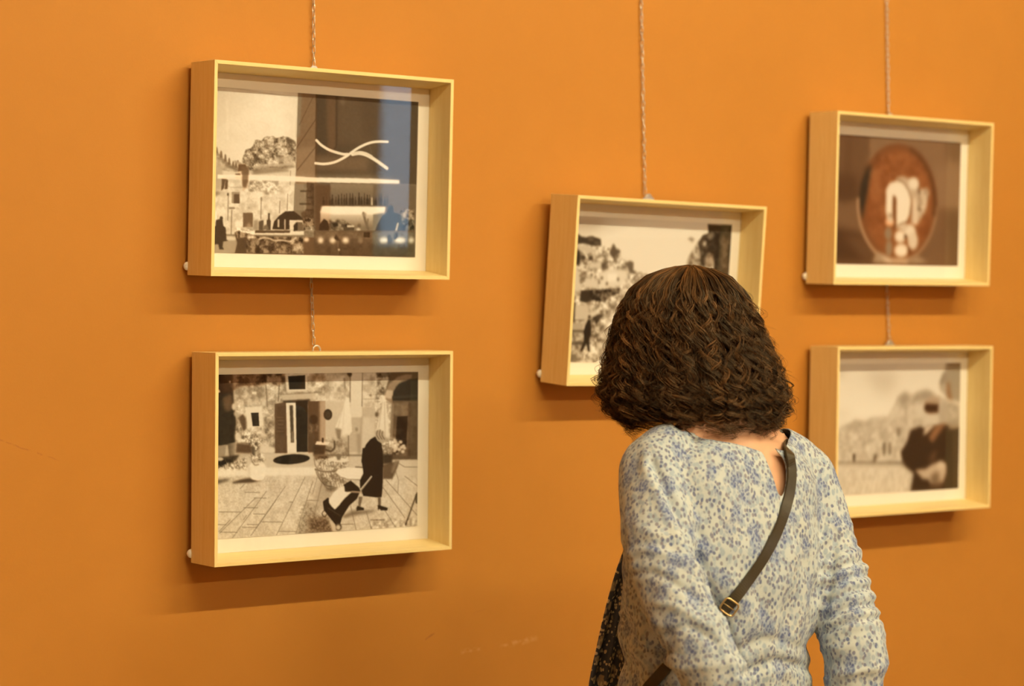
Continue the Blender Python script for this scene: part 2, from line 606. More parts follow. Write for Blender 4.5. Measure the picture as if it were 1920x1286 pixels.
    k.poly([(600, 1150), (1150, 1100), (1160, 1160), (1000, 1220), (760, 1190), (580, 1250)], 0.50, soft=1.5, alpha=0.6)
    k.poly([(640, 1120), (900, 1110), (1150, 1090), (1150, 1130), (900, 1150), (640, 1145)], 0.80, soft=1, alpha=0.7)
    k.poly([(900, 1010), (1130, 1000), (1160, 1090), (900, 1090)], 0.76, soft=1.5, alpha=0.7)
    # pale facade below
    k.at(400, 320, Z)
    k.poly([(20, -20), (330, 20), (500, -20), (560, 60), (1180, -40), (1165, 180), (1145, 620), (1145, 900), (20, 900)], 0.88, soft=0.8)
    k.poly([(520, 110), (1170, 130), (1150, 560), (900, 620), (640, 700), (520, 400)], 0.90, soft=2, alpha=0.7)
    k.mottle([(20, 60), (1150, 60), (1140, 620), (900, 700), (20, 900)], 0.10, 10, 31, 2, 0.0)
    k.mottle([(500, 110), (960, 130), (960, 330), (500, 280)], 0.26, 7, 33, 2, -0.08)
    k.poly([(560, 0), (760, -30), (1080, -20), (1080, 10), (760, 40), (580, 50)], 0.5, soft=1.5, alpha=0.7)
    k.poly([(20, -60), (130, -60), (150, 100), (110, 270), (20, 270)], 0.72, soft=1.5)
    k.poly([(130, 90), (160, 95), (200, 110), (220, 130), (210, 260), (170, 260), (180, 130), (160, 250), (120, 285)], 0.35, soft=0.7, warm=0.4)
    k.poly([(320, 40), (390, 40), (395, 95), (330, 95)], 0.33, soft=0.8)
    k.poly([(400, -60), (520, -60), (510, 60), (480, 240), (430, 240)], 0.40, soft=1.2, alpha=0.9, warm=0.5)
    k.poly([(30, 285), (130, 300), (60, 360), (30, 360)], 0.55, soft=2)
    k.rect(270, 300, 383, 460, 0.62, soft=0.6)
    k.rect(300, 330, 380, 462, 0.36, soft=0.6, warm=0.3)
    k.line([(255, 235), (420, 235)], 12, 0.6, 0.5, 0.6)
    for x, y0, y1, w in ((222, 320, 700, 12), (270, 560, 900, 14), (690, 380, 680, 13), (955, 430, 600, 12), (1065, 330, 560, 10), (1105, 0, 200, 8)):
        k.line([(x, y0), (x - 8, y1)], w, 0.45, 0.75, 0.5)
    k.line([(240, 530), (305, 530)], 24, 0.45, 0.8, 0.7)
    k.ell(215, 335, 12, 22, 0.35, soft=0.6)
    for x, y, a, b in ((550, 170, 26, 22), (745, 165, 14, 22), (545, 280, 36, 18), (770, 325, 30, 14), (515, 525, 12, 12), (690, 400, 14, 24), (845, 265, 26, 16)):
        k.ell(x, y, a, b, 0.45, soft=1.2, alpha=0.7)
    k.rect(430, 595, 570, 800, 0.42, soft=0.7, warm=0.4)
    k.poly([(470, 800), (515, 730), (570, 820), (560, 860), (470, 850)], 0.66, soft=1.5, alpha=0.8)
    k.poly([(20, 580), (60, 575), (60, 760), (20, 800)], 0.97, soft=0.5)
    # seated figure, street
    k.poly([(140, 930), (320, 930), (350, 1040), (330, 1170), (10, 1170), (20, 1040)], 0.66, soft=1.5)
    k.poly([(190, 925), (320, 935), (330, 985), (200, 985)], 0.85, soft=1)
    k.poly([(45, 700), (95, 685), (140, 690), (150, 780), (185, 810), (195, 980), (225, 990), (150, 1005), (140, 1080), (160, 1115), (95, 1118), (80, 1040), (20, 1045), (15, 800), (40, 780)], 0.24, soft=0.7)
    k.ell(122, 672, 24, 28, 0.27, soft=0.6)
    # bottles, arch of chairs
    k.poly([(845, 830), (870, 720), (940, 640), (1030, 575), (1150, 570), (1240, 640), (1300, 690), (1310, 840)], 0.22, soft=0.6, warm=0.2)
    k.rect(920, 690, 945, 800, 0.8, soft=0.5)
    k.rect(1015, 690, 1035, 830, 0.75, soft=0.5)
    k.rect(1090, 700, 1290, 840, 0.9, soft=0.6)
    k.poly([(1150, 840), (1150, 770), (1190, 725), (1270, 730), (1290, 780), (1290, 850), (1150, 850)], 0.42, soft=0.8)
    k.poly([(1150, 850), (1150, 780), (1185, 735), (1205, 740), (1205, 850)], 0.2, soft=0.6)
    k.poly([(765, 840), (765, 700), (785, 690), (787, 600), (812, 600), (812, 690), (825, 710), (822, 840)], 0.28, soft=0.6)
    k.poly([(710, 840), (725, 780), (770, 760), (800, 830)], 0.45, soft=0.8)
    k.poly([(650, 850), (655, 720), (700, 700), (725, 700), (715, 850)], 0.34, soft=0.9)
    k.poly([(570, 840), (580, 700), (640, 690), (650, 850)], 0.52, soft=1.5, alpha=0.7)
    k.rect(600, 845, 1100, 885, 0.33, soft=0.6, warm=0.3)
    k.poly([(560, 885), (1090, 885), (1100, 860), (1295, 855), (1295, 915), (1200, 925), (560, 912)], 0.93, soft=0.6)
    k.rect(560, 912, 1290, 940, 0.5, soft=1)
    k.poly([(310, 880), (345, 850), (560, 900), (640, 930), (1230, 940), (1290, 960), (1290, 1200), (310, 1180), (350, 1020)], 0.30, soft=0.8, warm=0.3)
    k.mottle([(480, 930), (1290, 940), (1290, 1180), (480, 1170)], 0.24, 8, 41, 1, 0.10, 1.4)
    k.mottle([(330, 800), (600, 850), (600, 960), (330, 950)], 0.28, 6, 42, 1, 0.12, 1.4)
    k.curve([(660, 970), (720, 950), (800, 960), (880, 990), (980, 985), (1100, 1000), (1180, 950)], 22, 0.85, 0.8, 0.6)
    k.ell(1205, 1090, 80, 75, 0.72, soft=2.5, alpha=0.8)
    k.mottle([(1100, 980), (1290, 980), (1290, 1180), (1100, 1180)], 0.2, 4, 43, 1)
    k.poly([(1295, 940), (1560, 950), (1560, 1220), (1290, 1200)], 0.36, soft=0.6, warm=0.6)
    k.ell(1330, 975, 38, 32, 0.9, soft=1.5)
    # the bar counter
    k.poly([(1165, 180), (1335, 165), (1325, 560), (1240, 560), (1150, 560)], 0.55, soft=0.5)
    k.poly([(1335, 165), (1560, 190), (1560, 760), (1300, 800), (1250, 600), (1325, 550)], 0.33, soft=1, warm=0.4)
    k.mottle([(1300, 170), (1560, 190), (1560, 950), (1290, 900)], 0.10, 9, 51, 1)
    for x0, x1, y in ((1250, 1400, 288), (1350, 1540, 380), (1240, 1400, 470), (1330, 1450, 555)):
        k.line([(x0, y), (x1, y)], 22, 0.24, 0.8, 0.8)
    k.mottle([(1290, 660), (1470, 680), (1470, 860), (1290, 850)], 0.25, 6, 52, 1, 0.1, 1.5)
    k.at(590, 320, Z)
    k.poly([(0, 170), (1330, 195), (1440, 560), (1420, 860), (0, 850)], 0.40, soft=0.8)
    k.grad([(230, 180), (1440, 195), (1440, 560), (230, 500)], (300, 200), 0.52, (300, 480), 0.40)
    k.rect(20, 200, 230, 850, 0.32, soft=1.5, warm=0.6)
    k.poly([(840, 190), (1445, 200), (1430, 620), (840, 500)], 0.40, alpha=0.9, soft=1.5, warm=0)
    rr = random.Random(4)
    for i in range(23):
        x = 140 + i * 41 + rr.uniform(-8, 8)
        h = rr.choice((120, 150, 170, 180))
        w = rr.uniform(13, 19)
        v = rr.uniform(0.16, 0.30)
        k.poly([(x - w, 490), (x - w, 490 - h * .55), (x - w * .4, 490 - h * .7), (x - w * .4, 490 - h), (x + w * .4, 490 - h), (x + w * .4, 490 - h * .7), (x + w, 490 - h * .55), (x + w, 490)], v, soft=0.5, alpha=0.85)
    k.rect(130, 485, 1050, 505, 0.3, soft=0.6)
    k.rect(810, 380, 835, 490, 0.75, soft=0.8)
    k.grad([(125, 505), (1010, 515), (1010, 560), (960, 860), (90, 860), (90, 580)], (500, 520), 1.0, (500, 800), 0.50, soft=1.0)
    k.poly([(105, 505), (1015, 515), (1000, 570), (830, 620), (300, 620), (100, 590)], 0.98, soft=1.6)
    k.poly([(840, 620), (1000, 600), (1000, 860), (830, 860)], 0.52, soft=1, warm=-0.4)  # cool tints from here on paint the window's blue reflection into the ink
    k.poly([(70, 850), (80, 760), (140, 680), (190, 710), (210, 760), (210, 850)], 0.2, soft=0.7)
    for x, y, r in ((240, 740, 26), (340, 720, 34), (375, 740, 24), (300, 760, 40), (450, 790, 30), (640, 780, 28)):
        k.ell(x, y, r, r, 0.38, soft=1, alpha=0.8)
    k.mottle([(210, 690), (420, 690), (580, 790), (580, 850), (210, 850)], 0.22, 6, 61, 1, -0.08)
    k.rect(420, 790, 570, 850, 0.3, soft=0.8)
    k.rect(470, 775, 570, 800, 0.85, soft=0.7)
    k.line([(700, 600), (730, 720), (770, 830)], 34, 0.42, 0.9, 0.7)
    k.line([(765, 690), (745, 830)], 26, 0.45, 0.8, 0.7)
    k.ell(715, 620, 30, 30, 0.6, soft=1, alpha=0.7)
    k.ell(630, 835, 28, 24, 0.85, soft=1)
    # barman
    k.poly([(870, 860), (900, 760), (960, 650), (1040, 590), (1050, 520), (1085, 485), (1125, 510), (1125, 590), (1230, 620), (1300, 680), (1420, 700), (1420, 860)], 0.21, soft=0.8, warm=-0.5)
    k.mottle([(1220, 540), (1420, 550), (1420, 850), (1250, 850)], 0.26, 7, 62, 1, 0.10, 1.4)
    k.line([(1190, 750), (1165, 850)], 30, 0.85, 0.9, 0.7)
    k.rect(0, 850, 1425, 1215, 0.36, soft=0.6, warm=0.4)
    k.poly([(830, 860), (1425, 870), (1425, 1215), (830, 1210)], 0.40, alpha=0.9, soft=1.5, warm=-0.6)  # cool patch: window reflection on the glass, painted into the print
    k.poly([(0, 860), (1425, 860), (1425, 965), (0, 960)], 0.44, alpha=0.7, soft=1.2)
    k.rect(0, 1040, 1425, 1230, 0.30, soft=4, alpha=0.8)
    k.rect(705, 870, 792, 945, 0.18, soft=0.6)
    for x, r in ((95, 40), (265, 46), (450, 46), (990, 64), (1220, 84), (1380, 40), (660, 36)):
        k.ell(x, 985, r, 42, 0.95 if x != 660 else 0.55, soft=2.2)
    k.poly([(285, 950), (315, 900), (350, 960), (380, 1000), (310, 980)], 0.22, soft=0.8)
    k.line([(340, 1000), (345, 1190)], 10, 0.55, 0.6, 0.6)
    k.ell(355, 1120, 14, 16, 0.85, soft=0.8)
    k.poly([(1040, 920), (1080, 900), (1110, 980), (1090, 1040), (1050, 1030)], 0.22, soft=0.8, warm=-0.4)
    k.poly([(1130, 960), (1150, 880), (1195, 870), (1190, 940), (1150, 980)], 0.22, soft=0.8, warm=-0.4)
    k.mottle([(0, 860), (1425, 860), (1425, 1215), (0, 1200)], 0.05, 10, 63, 1)
    # shelf light over everything
    k.poly([(-1370, 55), (-900, 60), (-300, 75), (0, 95), (600, 105), (1000, 118), (1210, 130), (1215, 185), (800, 178), (0, 162), (-400, 150), (-1000, 125), (-1370, 110)], 0.97, soft=0.7)
    k.poly([(-1250, 95), (-1000, 100), (-1000, 130), (-1250, 120)], 0.9, soft=2)
    k.at(400, 320, Z)
    k.poly([(430, -20), (510, -20), (500, 160), (430, 230), (415, 100)], 0.42, soft=1, alpha=0.85, warm=0.5)
    k.mottle([(-50, -1300), (3000, -1200), (3000, 1300), (-50, 1300)], 0.015, 2.5, 99)
    return k.done()


def print_walker():
    k = Ink([(399.3, 702.5), (785.5, 696.9), (783.6, 986.0), (397.7, 1011.8)], 420, 290)
    Z = 0.13219
    k.g[:] = 0.82
    k.at(400, 690, Z)
    # facade
    k.poly([(-50, 60), (3000, 0), (3000, 1300), (-50, 1300)], 0.78, soft=0.5)
    k.mottle([(270, 200), (900, 150), (900, 1200), (270, 1200)], 0.20, 12, 3, 2, 0.0)
    k.mottle([(900, 60), (1600, 60), (1600, 480), (900, 480)], 0.30, 13, 4, 2, 0.0)
    k.mottle([(300, 250), (870, 250), (870, 1150), (300, 1150)], 0.10, 4, 5, 2)
    k.poly([(-50, 80), (780, 60), (780, 230), (560, 260), (400, 260), (280, 330), (-50, 400)], 0.33, soft=2, warm=0.8)
    k.poly([(770, 70), (1040, 60), (1030, 200), (940, 250), (780, 220)], 0.36, soft=2, warm=0.7)
    k.mottle([(280, 80), (1040, 70), (1000, 300), (280, 280)], 0.20, 10, 6, 1.5, 0.05, 1.3)
    k.poly([(290, 290), (740, 245), (770, 540), (620, 530), (450, 540), (300, 500)], 0.72, soft=2, alpha=0.7)
    k.mottle([(290, 290), (740, 245), (770, 540), (450, 540), (300, 500)], 0.18, 12, 8, 2)
    k.line([(755, 245), (775, 540)], 14, 0.4, 0.7, 0.6)
    k.line([(945, 250), (930, 470)], 16, 0.36, 0.7, 0.7)
    k.rect(555, 335, 625, 372, 0.93, soft=0.7)
    k.rect(630, 335, 690, 400, 0.55, soft=1.2, alpha=0.8)
    # upper window
    k.poly([(1030, 90), (1345, 75), (1340, 330), (1050, 345)], 0.88, soft=0.7)
    k.poly([(1070, 115), (1312, 100), (1315, 300), (1085, 305)], 0.17, soft=0.5)
    k.poly([(960, 375), (1600, 350), (1600, 440), (1000, 460)], 0.80, soft=1.2)
    k.line([(960, 375), (1500, 345)], 14, 0.5, 0.6, 0.7)
    k.poly([(1360, 80), (1600, 70), (1600, 180), (1420, 190)], 0.45, soft=3, alpha=0.8, warm=0.6)
    # small window
    k.poly([(455, 560), (700, 535), (730, 820), (500, 860)], 0.94, soft=1.2)
    k.poly([(543, 635), (652, 630), (662, 822), (568, 825)], 0.19, soft=0.5)
    k.poly([(870, 520), (880, 1200), (900, 1200), (900, 520)], 0.5, soft=1.5, alpha=0.5)
    k.ell(745, 740, 18, 18, 0.5, soft=1)
    k.ell(830, 870, 34, 50, 0.92, soft=1.5)
    k.ell(800, 770, 60, 50, 0.6, soft=3, alpha=0.5)
    k.mottle([(730, 760), (880, 760), (880, 1130), (740, 1050)], 0.18, 8, 9, 2, -0.08)
    # double door
    k.poly([(1000, 460), (1380, 440), (1380, 500), (1000, 520)], 0.3, soft=1)
    k.poly([(880, 510), (1045, 480), (1060, 1215), (885, 1210)], 0.36, soft=0.6, warm=0.5)
    k.poly([(915, 550), (1020, 535), (1030, 960), (925, 960)], 0.33, soft=0.8)
    for y in (700, 745, 800, 850, 900):
        k.line([(915 + (y % 3) * 8, y), (1000 - (y % 5) * 6, y)], 9, 0.52, 0.55, 0.5)
    k.poly([(1042, 495), (1175, 490), (1190, 1215), (1062, 1220)], 0.96, soft=0.5)
    k.poly([(1090, 530), (1140, 530), (1155, 1055), (1110, 1060)], 0.33, soft=0.6)
    k.poly([(1120, 900), (1140, 900), (1148, 1050), (1122, 1050)], 0.6, soft=1, alpha=0.8)
    k.poly([(1180, 470), (1350, 460), (1350, 1195), (1192, 1195)], 0.155, soft=0.5)
    k.poly([(1350, 470), (1600, 465), (1600, 1225), (1352, 1220)], 0.33, soft=0.6, warm=0.5)
    k.ell(1430, 730, 62, 70, 0.22, soft=0.9)
    k.mottle([(1370, 800), (1500, 800), (1500, 920), (1370, 920)], 0.16, 5, 12, 1.5, 0.08)
    k.rect(1062, 1195, 1360, 1225, 0.92, soft=0.8)
    # plants on the left
    k.poly([(-50, 80), (150, 90), (290, 330), (300, 520), (330, 700), (330, 960), (320, 1060), (120, 1110), (-50, 1090)], 0.17, soft=1.2)
    k.poly([(140, 420), (270, 360), (280, 520), (250, 620), (160, 590)], 0.42, soft=2.5, alpha=0.8, warm=0.6)
    k.poly([(120, 100), (280, 90), (290, 350), (150, 350)], 0.27, soft=2.5, alpha=0.7, warm=0.8)
    k.ell(245, 195, 14, 16, 0.8, soft=0.7)
    k.poly([(60, 330), (90, 300), (110, 340), (80, 355)], 0.85, soft=0.8)
    k.ell(300, 550, 30, 50, 0.85, soft=1.2)
    k.ell(330, 650, 30, 40, 0.75, soft=1.5)
    k.poly([(370, 700), (430, 650), (470, 720), (480, 860), (440, 900), (400, 800)], 0.36, soft=1.2, warm=0.4)
    leafy = [(320, 840), (400, 820), (410, 930), (560, 900), (720, 1000), (700, 1110), (600, 1190), (470, 1060), (330, 1030)]
    k.poly(leafy, 0.62, soft=2.5, alpha=0.8)
    k.mottle(leafy, 0.34, 6, 14, 1.5, 0.05, 1.5)
    k.ell(365, 970, 45, 70, 0.9, soft=2, alpha=0.9)
    k.poly([(340, 1060), (540, 1090), (560, 1210), (330, 1200)], 0.34, soft=1.5, warm=0.5)
    k.poly([(540, 1110), (600, 1120), (590, 1260), (560, 1260)], 0.35, soft=1.5)
    k.poly([(62, 1110), (190, 1090), (170, 1300), (70, 1300)], 0.62, soft=1)
    k.grad([(215, 1075), (330, 1055), (310, 1300), (240, 1300)], (215, 1180), 0.35, (330, 1180), 0.68, soft=1)
    k.poly([(670, 1080), (860, 1120), (890, 1170), (860, 1210), (680, 1205)], 0.9, soft=1.5)
    # courtyard
    k.at(400, 850, Z)
    k.poly([(20, 100), (700, 10), (3000, -40), (3000, 1400), (20, 1400)], 0.86, soft=1.0)
    k.poly([(60, 230), (500, 200), (1470, 190), (1470, 315), (50, 320)], 0.96, soft=1.5)
    k.poly([(720, 20), (1470, -10), (1460, 190), (770, 190)], 0.84, soft=1.5)
    k.mottle([(50, 320), (3000, 320), (3000, 1300), (50, 1300)], 0.05, 9, 15, 2, 0.0)
    k.mottle([(50, 320), (3000, 320), (3000, 1300), (50, 1300)], 0.055, 2.2, 16, 2, 0)
    k.poly([(60, 60), (380, 20), (330, 110), (160, 160), (60, 220)], 0.24, soft=1.5)
    k.ell(100, 82, 52, 26, 0.8, soft=0.8)
    k.mottle([(60, 120), (480, 60), (480, 230), (60, 230)], 0.25, 4, 17, 2, -0.12, 1.5)
    for pts in (((600, 640), (100, 1130)), ((760, 540), (270, 1215)), ((1030, 470), (540, 1170)), ((1310, 340), (900, 1170)), ((1420, 400), (1180, 1140)), ((450, 440), (390, 500)), ((900, 660), (620, 1060)), ((250, 940), (90, 1110)), ((480, 880), (440, 940))):
        k.line(pts, 10, 0.48, 0.7, 0.4)
    for x0, x1, y in ((90, 390, 830), (60, 190, 1010), (110, 350, 1117), (460, 670, 552), (590, 760, 632), (580, 740, 860), (490, 650, 1008), (420, 620, 1048), (700, 990, 972), (940, 1180, 1106), (1340, 1500, 665), (440, 640, 770), (1090, 1140, 690)):
        k.line([(x0, y), (x1, y + 3)], 9, 0.45, 0.7, 0.4)
    # pale jar with its shadow
    k.poly([(20, 380), (200, 360), (260, 375), (60, 440)], 0.4, soft=2)
    k.poly([(270, 410), (400, 370), (520, 350), (700, 385), (560, 415), (290, 430)], 0.33, soft=1.5, warm=0.3)
    k.poly([(500, 200), (560, 120), (700, 110), (760, 190), (760, 290), (720, 370), (640, 390), (560, 370), (510, 300)], 0.97, soft=0.9)
    k.poly([(500, 200), (520, 190), (530, 330), (510, 300)], 0.75, soft=2, alpha=0.8)
    k.curve([(560, 120), (600, 165), (650, 160)], 16, 0.5, 0.7, 0.7)
    k.poly([(500, 40), (700, 40), (740, 120), (600, 130)], 0.7, soft=2.5, alpha=0.6)
    k.mottle([(500, -10), (720, 0), (740, 120), (560, 130)], 0.25, 4, 18, 1.5, -0.03, 1.4)
    # round dark mat
    k.ell(1118, 84, 262, 70, 0.155, rot=-0.07, soft=0.6)
    # shaded paving behind the trolley
    k.poly([(1320, 680), (1480, 760), (1520, 1150), (1180, 1150)], 0.60, soft=3, alpha=0.8)
    k.mottle([(1250, 700), (1520, 760), (1520, 1150), (1180, 1150)], 0.16, 3, 19, 2)
    k.at(590, 840, Z)
    k.poly([(-60, 1000), (190, 960), (290, 1190), (-80, 1200)], 0.42, soft=4, warm=0.4)
    k.mottle([(-80, 960), (200, 960), (290, 1190), (-80, 1200)], 0.14, 3, 77, 2)
    k.poly([(60, 480), (300, 480), (260, 700), (120, 760), (30, 950), (0, 700)], 0.66, soft=4, alpha=0.6)
    # upper right: pilasters, parasols, arch
    k.at(590, 690, Z)
    k.poly([(80, 450), (500, 420), (500, 1200), (80, 1200)], 0.86, soft=2, alpha=0.7)
    k.mottle([(0, 60), (520, 60), (520, 460), (0, 460)], 0.18, 14, 24, 2, 0.02)
    k.poly([(520, 70), (690, 70), (680, 700), (520, 700)], 0.90, soft=0.8)
    k.poly([(690, 70), (885, 65), (870, 560), (690, 560)], 0.83, soft=0.8)
    k.line([(515, 80), (512, 480)], 14, 0.4, 0.8, 0.5)
    k.line([(688, 70), (680, 540)], 12, 0.42, 0.75, 0.5)
    k.line([(500, 80), (510, 90)], 60, 0.22, 0.9, 0.9)
    k.line([(430, 150), (440, 280)], 20, 0.4, 0.7, 1)
    k.line([(690, 440), (980, 440)], 9, 0.5, 0.6, 0.6)
    k.ell(800, 385, 18, 16, 0.5, soft=1)
    k.mottle([(690, 70), (880, 70), (880, 560), (690, 560)], 0.12, 9, 25, 2)
    k.poly([(800, 130), (860, 130), (850, 230), (810, 240)], 0.6, soft=2, alpha=0.7)
    k.ell(198, 660, 62, 78, 0.2, soft=0.6)
    k.ell(198, 660, 40, 52, 0.26, soft=1)
    k.poly([(880, 65), (1080, 60), (1090, 130), (890, 140)], 0.27, soft=1.2)
    k.poly([(900, 140), (1060, 130), (1050, 240), (990, 400), (890, 300)], 0.6, soft=1.2)
    k.mottle([(880, 70), (1110, 70), (1110, 700), (870, 700)], 0.26, 9, 26, 1.5, 0, 1.5)
    k.poly([(930, 180), (1050, 150), (1040, 230), (960, 250)], 0.75, soft=1)
    k.poly([(870, 440), (1110, 440), (1110, 1000), (870, 1000)], 0.82, soft=1.2)
    k.mottle([(870, 440), (1110, 440), (1090, 950), (870, 900)], 0.16, 6, 27, 1.5, 0, 1.4)
    k.ell(890, 660, 24, 40, 0.4, soft=1.2)
    k.line([(870, 370), (960, 370)], 10, 0.5, 0.6, 0.7)
    k.line([(870, 480), (940, 475)], 10, 0.5, 0.6, 0.7)
    k.poly([(1080, 60), (1500, 50), (1500, 1300), (1070, 1300), (1110, 500), (1000, 400)], 0.36, soft=1, warm=0.1)
    k.poly([(1000, 400), (1060, 230), (1180, 130), (1300, 90), (1390, 90), (1380, 150), (1240, 190), (1160, 260), (1110, 420), (1110, 520), (1000, 430)], 0.58, soft=1.2, warm=0.3)
    k.poly([(1000, 420), (1030, 310), (1120, 320), (1105, 440)], 0.78, soft=1.2)
    k.poly([(1115, 460), (1130, 330), (1200, 230), (1340, 165), (1500, 140), (1500, 470)], 0.17, soft=0.8, warm=-0.5)
    k.poly([(1110, 400), (1470, 370), (1470, 410), (1110, 440)], 0.24, soft=1)
    k.rect(1120, 470, 1470, 1250, 0.40, soft=1.2, warm=0.2)
    k.rect(1145, 490, 1330, 680, 0.48, soft=1)
    k.poly([(1350, 470), (1475, 460), (1470, 1250), (1330, 1250)], 0.33, soft=1.5)
    k.poly([(1180, 690), (1330, 680), (1310, 1150), (1150, 1150)], 0.145, soft=0.7)
    k.mottle([(1110, 470), (1470, 470), (1470, 1250), (1100, 1250)], 0.06, 10, 28, 1.5)
    k.poly([(1100, 500), (1140, 500), (1110, 1050), (1080, 1050)], 0.55, soft=1.2)
    # two closed parasols
    k.poly([(455, 420), (500, 420), (520, 600), (540, 900), (480, 980), (370, 1040), (390, 870), (300, 850), (400, 600)], 0.95, soft=0.9)
    k.line([(420, 520), (340, 850)], 14, 0.78, 0.6, 1)
    k.line([(430, 560), (400, 980)], 10, 0.82, 0.6, 1)
    k.poly([(300, 850), (390, 870), (370, 1020), (330, 1000)], 0.5, soft=1.5, alpha=0.8)
    k.poly([(960, 390), (1010, 390), (1050, 700), (1075, 1040), (960, 1040), (880, 960), (900, 800), (960, 560)], 0.93, soft=0.9)
    for a, b in (((970, 480), (920, 850)), ((1000, 480), (1010, 1000))):
        k.line([a, b], 10, 0.68, 0.7, 0.8)
    k.poly([(800, 700), (860, 720), (850, 800), (800, 790)], 0.6, soft=2, alpha=0.6)
    k.poly([(680, 700), (870, 700), (860, 960), (660, 1200)], 0.9, soft=2, alpha=0.7)
    k.line([(680, 700), (650, 1200)], 26, 0.6, 0.5, 1.5)
    k.poly([(600, 930), (660, 940), (650, 1230), (620, 1230)], 0.6, soft=2, alpha=0.6)
    k.ell(605, 870, 20, 30, 0.6, soft=1.2)
    k.poly([(180, 1040), (490, 960), (490, 1240), (150, 1240)], 0.66, soft=2.5, alpha=0.8)
    k.mottle([(100, 1000), (490, 960), (490, 1280), (100, 1280)], 0.18, 8, 29, 2, -0.05)
    k.line([(490, 960), (490, 1240)], 12, 0.35, 0.8, 0.7)
    k.curve([(290, 1040), (290, 1130), (240, 1180), (170, 1160)], 24, 0.28, 0.9, 0.8)
    k.line([(190, 1235), (680, 1240)], 20, 0.42, 0.8, 1)
    k.poly([(-10, 1090), (170, 1090), (150, 1240), (-10, 1250)], 0.26, soft=1.5, warm=0.4)
    k.poly([(15, 1085), (40, 1040), (225, 1050), (200, 1095)], 0.96, soft=0.6)
    k.rect(112, 990, 138, 1055, 0.2, soft=0.6)
    # chairs, tables
    k.at(590, 840, Z)
    k.poly([(0, 90), (190, 90), (200, 150), (10, 160)], 0.45, soft=1.5, warm=0.5)
    k.mottle([(20, 130), (500, 120), (460, 500), (120, 520)], 0.22, 4, 30, 2, -0.14, 1.5)
    k.ell(345, 168, 145, 34, 0.95, rot=0.04, soft=0.8)
    k.poly([(310, 90), (360, 80), (395, 110), (370, 170), (330, 170)], 0.5, soft=1)
    for a in ((20, 300), (50, 330), (90, 380)):
        k.curve([a, (a[0] + 40, a[1] + 110), (a[0] + 110, a[1] + 200), (a[0] + 230, a[1] + 270 - a[0])], 10, 0.36, 0.8, 0.5)
    k.curve([(20, 300), (130, 335), (280, 330), (340, 300)], 20, 0.4, 0.8, 0.7)
    k.curve([(0, 150), (20, 250), (60, 300)], 10, 0.4, 0.7, 0.5)
    for x in range(90, 420, 36):
        k.line([(x, 190 + (x % 5) * 6), (x + 20, 330)], 7, 0.5, 0.6, 0.5)
        k.line([(x, 330), (x + 60, 560)], 7, 0.45, 0.6, 0.5)
    k.line([(45, 420), (-20, 650)], 8, 0.45, 0.7, 0.5)
    k.line([(110, 500), (0, 960)], 10, 0.5, 0.7, 0.5)
    k.line([(235, 480), (240, 600)], 14, 0.4, 0.8, 0.6)
    k.ell(250, 585, 90, 34, 0.42, soft=2, alpha=0.7)
    k.poly([(315, 345), (340, 300), (480, 275), (700, 290), (700, 440), (480, 440), (380, 405)], 0.98, soft=0.7)
    k.line([(590, 268), (700, 275)], 12, 0.3, 0.9, 0.6)
    k.line([(340, 400), (480, 445), (640, 450)], 9, 0.5, 0.7, 0.6)
    # pot of flowers
    k.poly([(980, 240), (1210, 180), (1190, 260), (1110, 440), (980, 440)], 0.38, soft=1, warm=0.2)
    k.poly([(1150, 160), (1210, 180), (1120, 360), (1090, 340)], 0.55, soft=1.5, alpha=0.8)
    k.poly([(960, 60), (1120, 60), (1110, 220), (980, 230)], 0.24, soft=1.5)
    k.poly([(970, -120), (1060, -160), (1160, -130), (1200, 0), (1110, 80), (980, 60)], 0.78, soft=2)
    k.mottle([(960, -130), (1210, -130), (1200, 90), (970, 100)], 0.25, 5, 32, 1.5, 0, 1.5)
    for x, y in ((1150, -90), (1190, -50), (1230, -85), (1270, -30), (1210, 20), (1260, 50), (1160, 10), (1120, -30), (1285, 0), (1240, -10)):
        k.ell(x, y, 26, 24, 0.88, soft=1)
    k.line([(1150, 300), (1200, 460), (1190, 630)], 9, 0.5, 0.8, 0.5)
    k.line([(1170, 330), (1100, 460)], 9, 0.5, 0.7, 0.5)
    for pts in (((1290, 400), (1470, 540)), ((1020, 450), (1470, 960)), ((980, 560), (1290, 990)), ((520, 820), (600, 1170)), ((740, 900), (820, 1160)), ((1010, 890), (1160, 1130)), ((1190, 210), (1290, 270), (1470, 270)), ((800, 1020), (1000, 1020)), ((380, 1085), (560, 1080))):
        k.line(pts, 9, 0.42, 0.75, 0.4)
    k.line([(1460, 640), (1300, 1090)], 22, 0.27, 0.9, 0.6)
    k.poly([(1440, 660), (1480, 640), (1480, 800), (1440, 780)], 0.25, soft=0.8)
    k.mottle([(800, 1000), (1470, 1000), (1470, 1140), (800, 1160)], 0.18, 6, 34, 2, -0.06)
    # walker in black and the trolley
    k.poly([(560, 890), (900, 880), (800, 920), (560, 960), (420, 1000), (400, 960)], 0.48, soft=2.5)
    k.at(590, 690, Z)
    k.poly([(870, 900), (920, 870), (990, 900), (1000, 960), (1060, 1030), (940, 1080), (880, 1010)], 0.7, soft=1.2)
    for a in ((900, 890), (940, 880), (975, 900)):
        k.curve([a, (a[0] - 10, 950), (a[0] + 25, 1010)], 12, 0.35, 0.8, 0.5)
    k.poly([(680, 1300), (700, 1180), (740, 1080), (800, 1010), (870, 970), (900, 1030), (960, 1070), (975, 1200), (985, 1400), (690, 1400)], 0.13, soft=0.6)
    k.at(590, 840, Z)
    k.poly([(690, 0), (970, 0), (980, 300), (975, 560), (960, 700), (880, 700), (700, 680), (655, 560), (650, 460), (700, 360), (685, 220), (672, 200)], 0.13, soft=0.6)
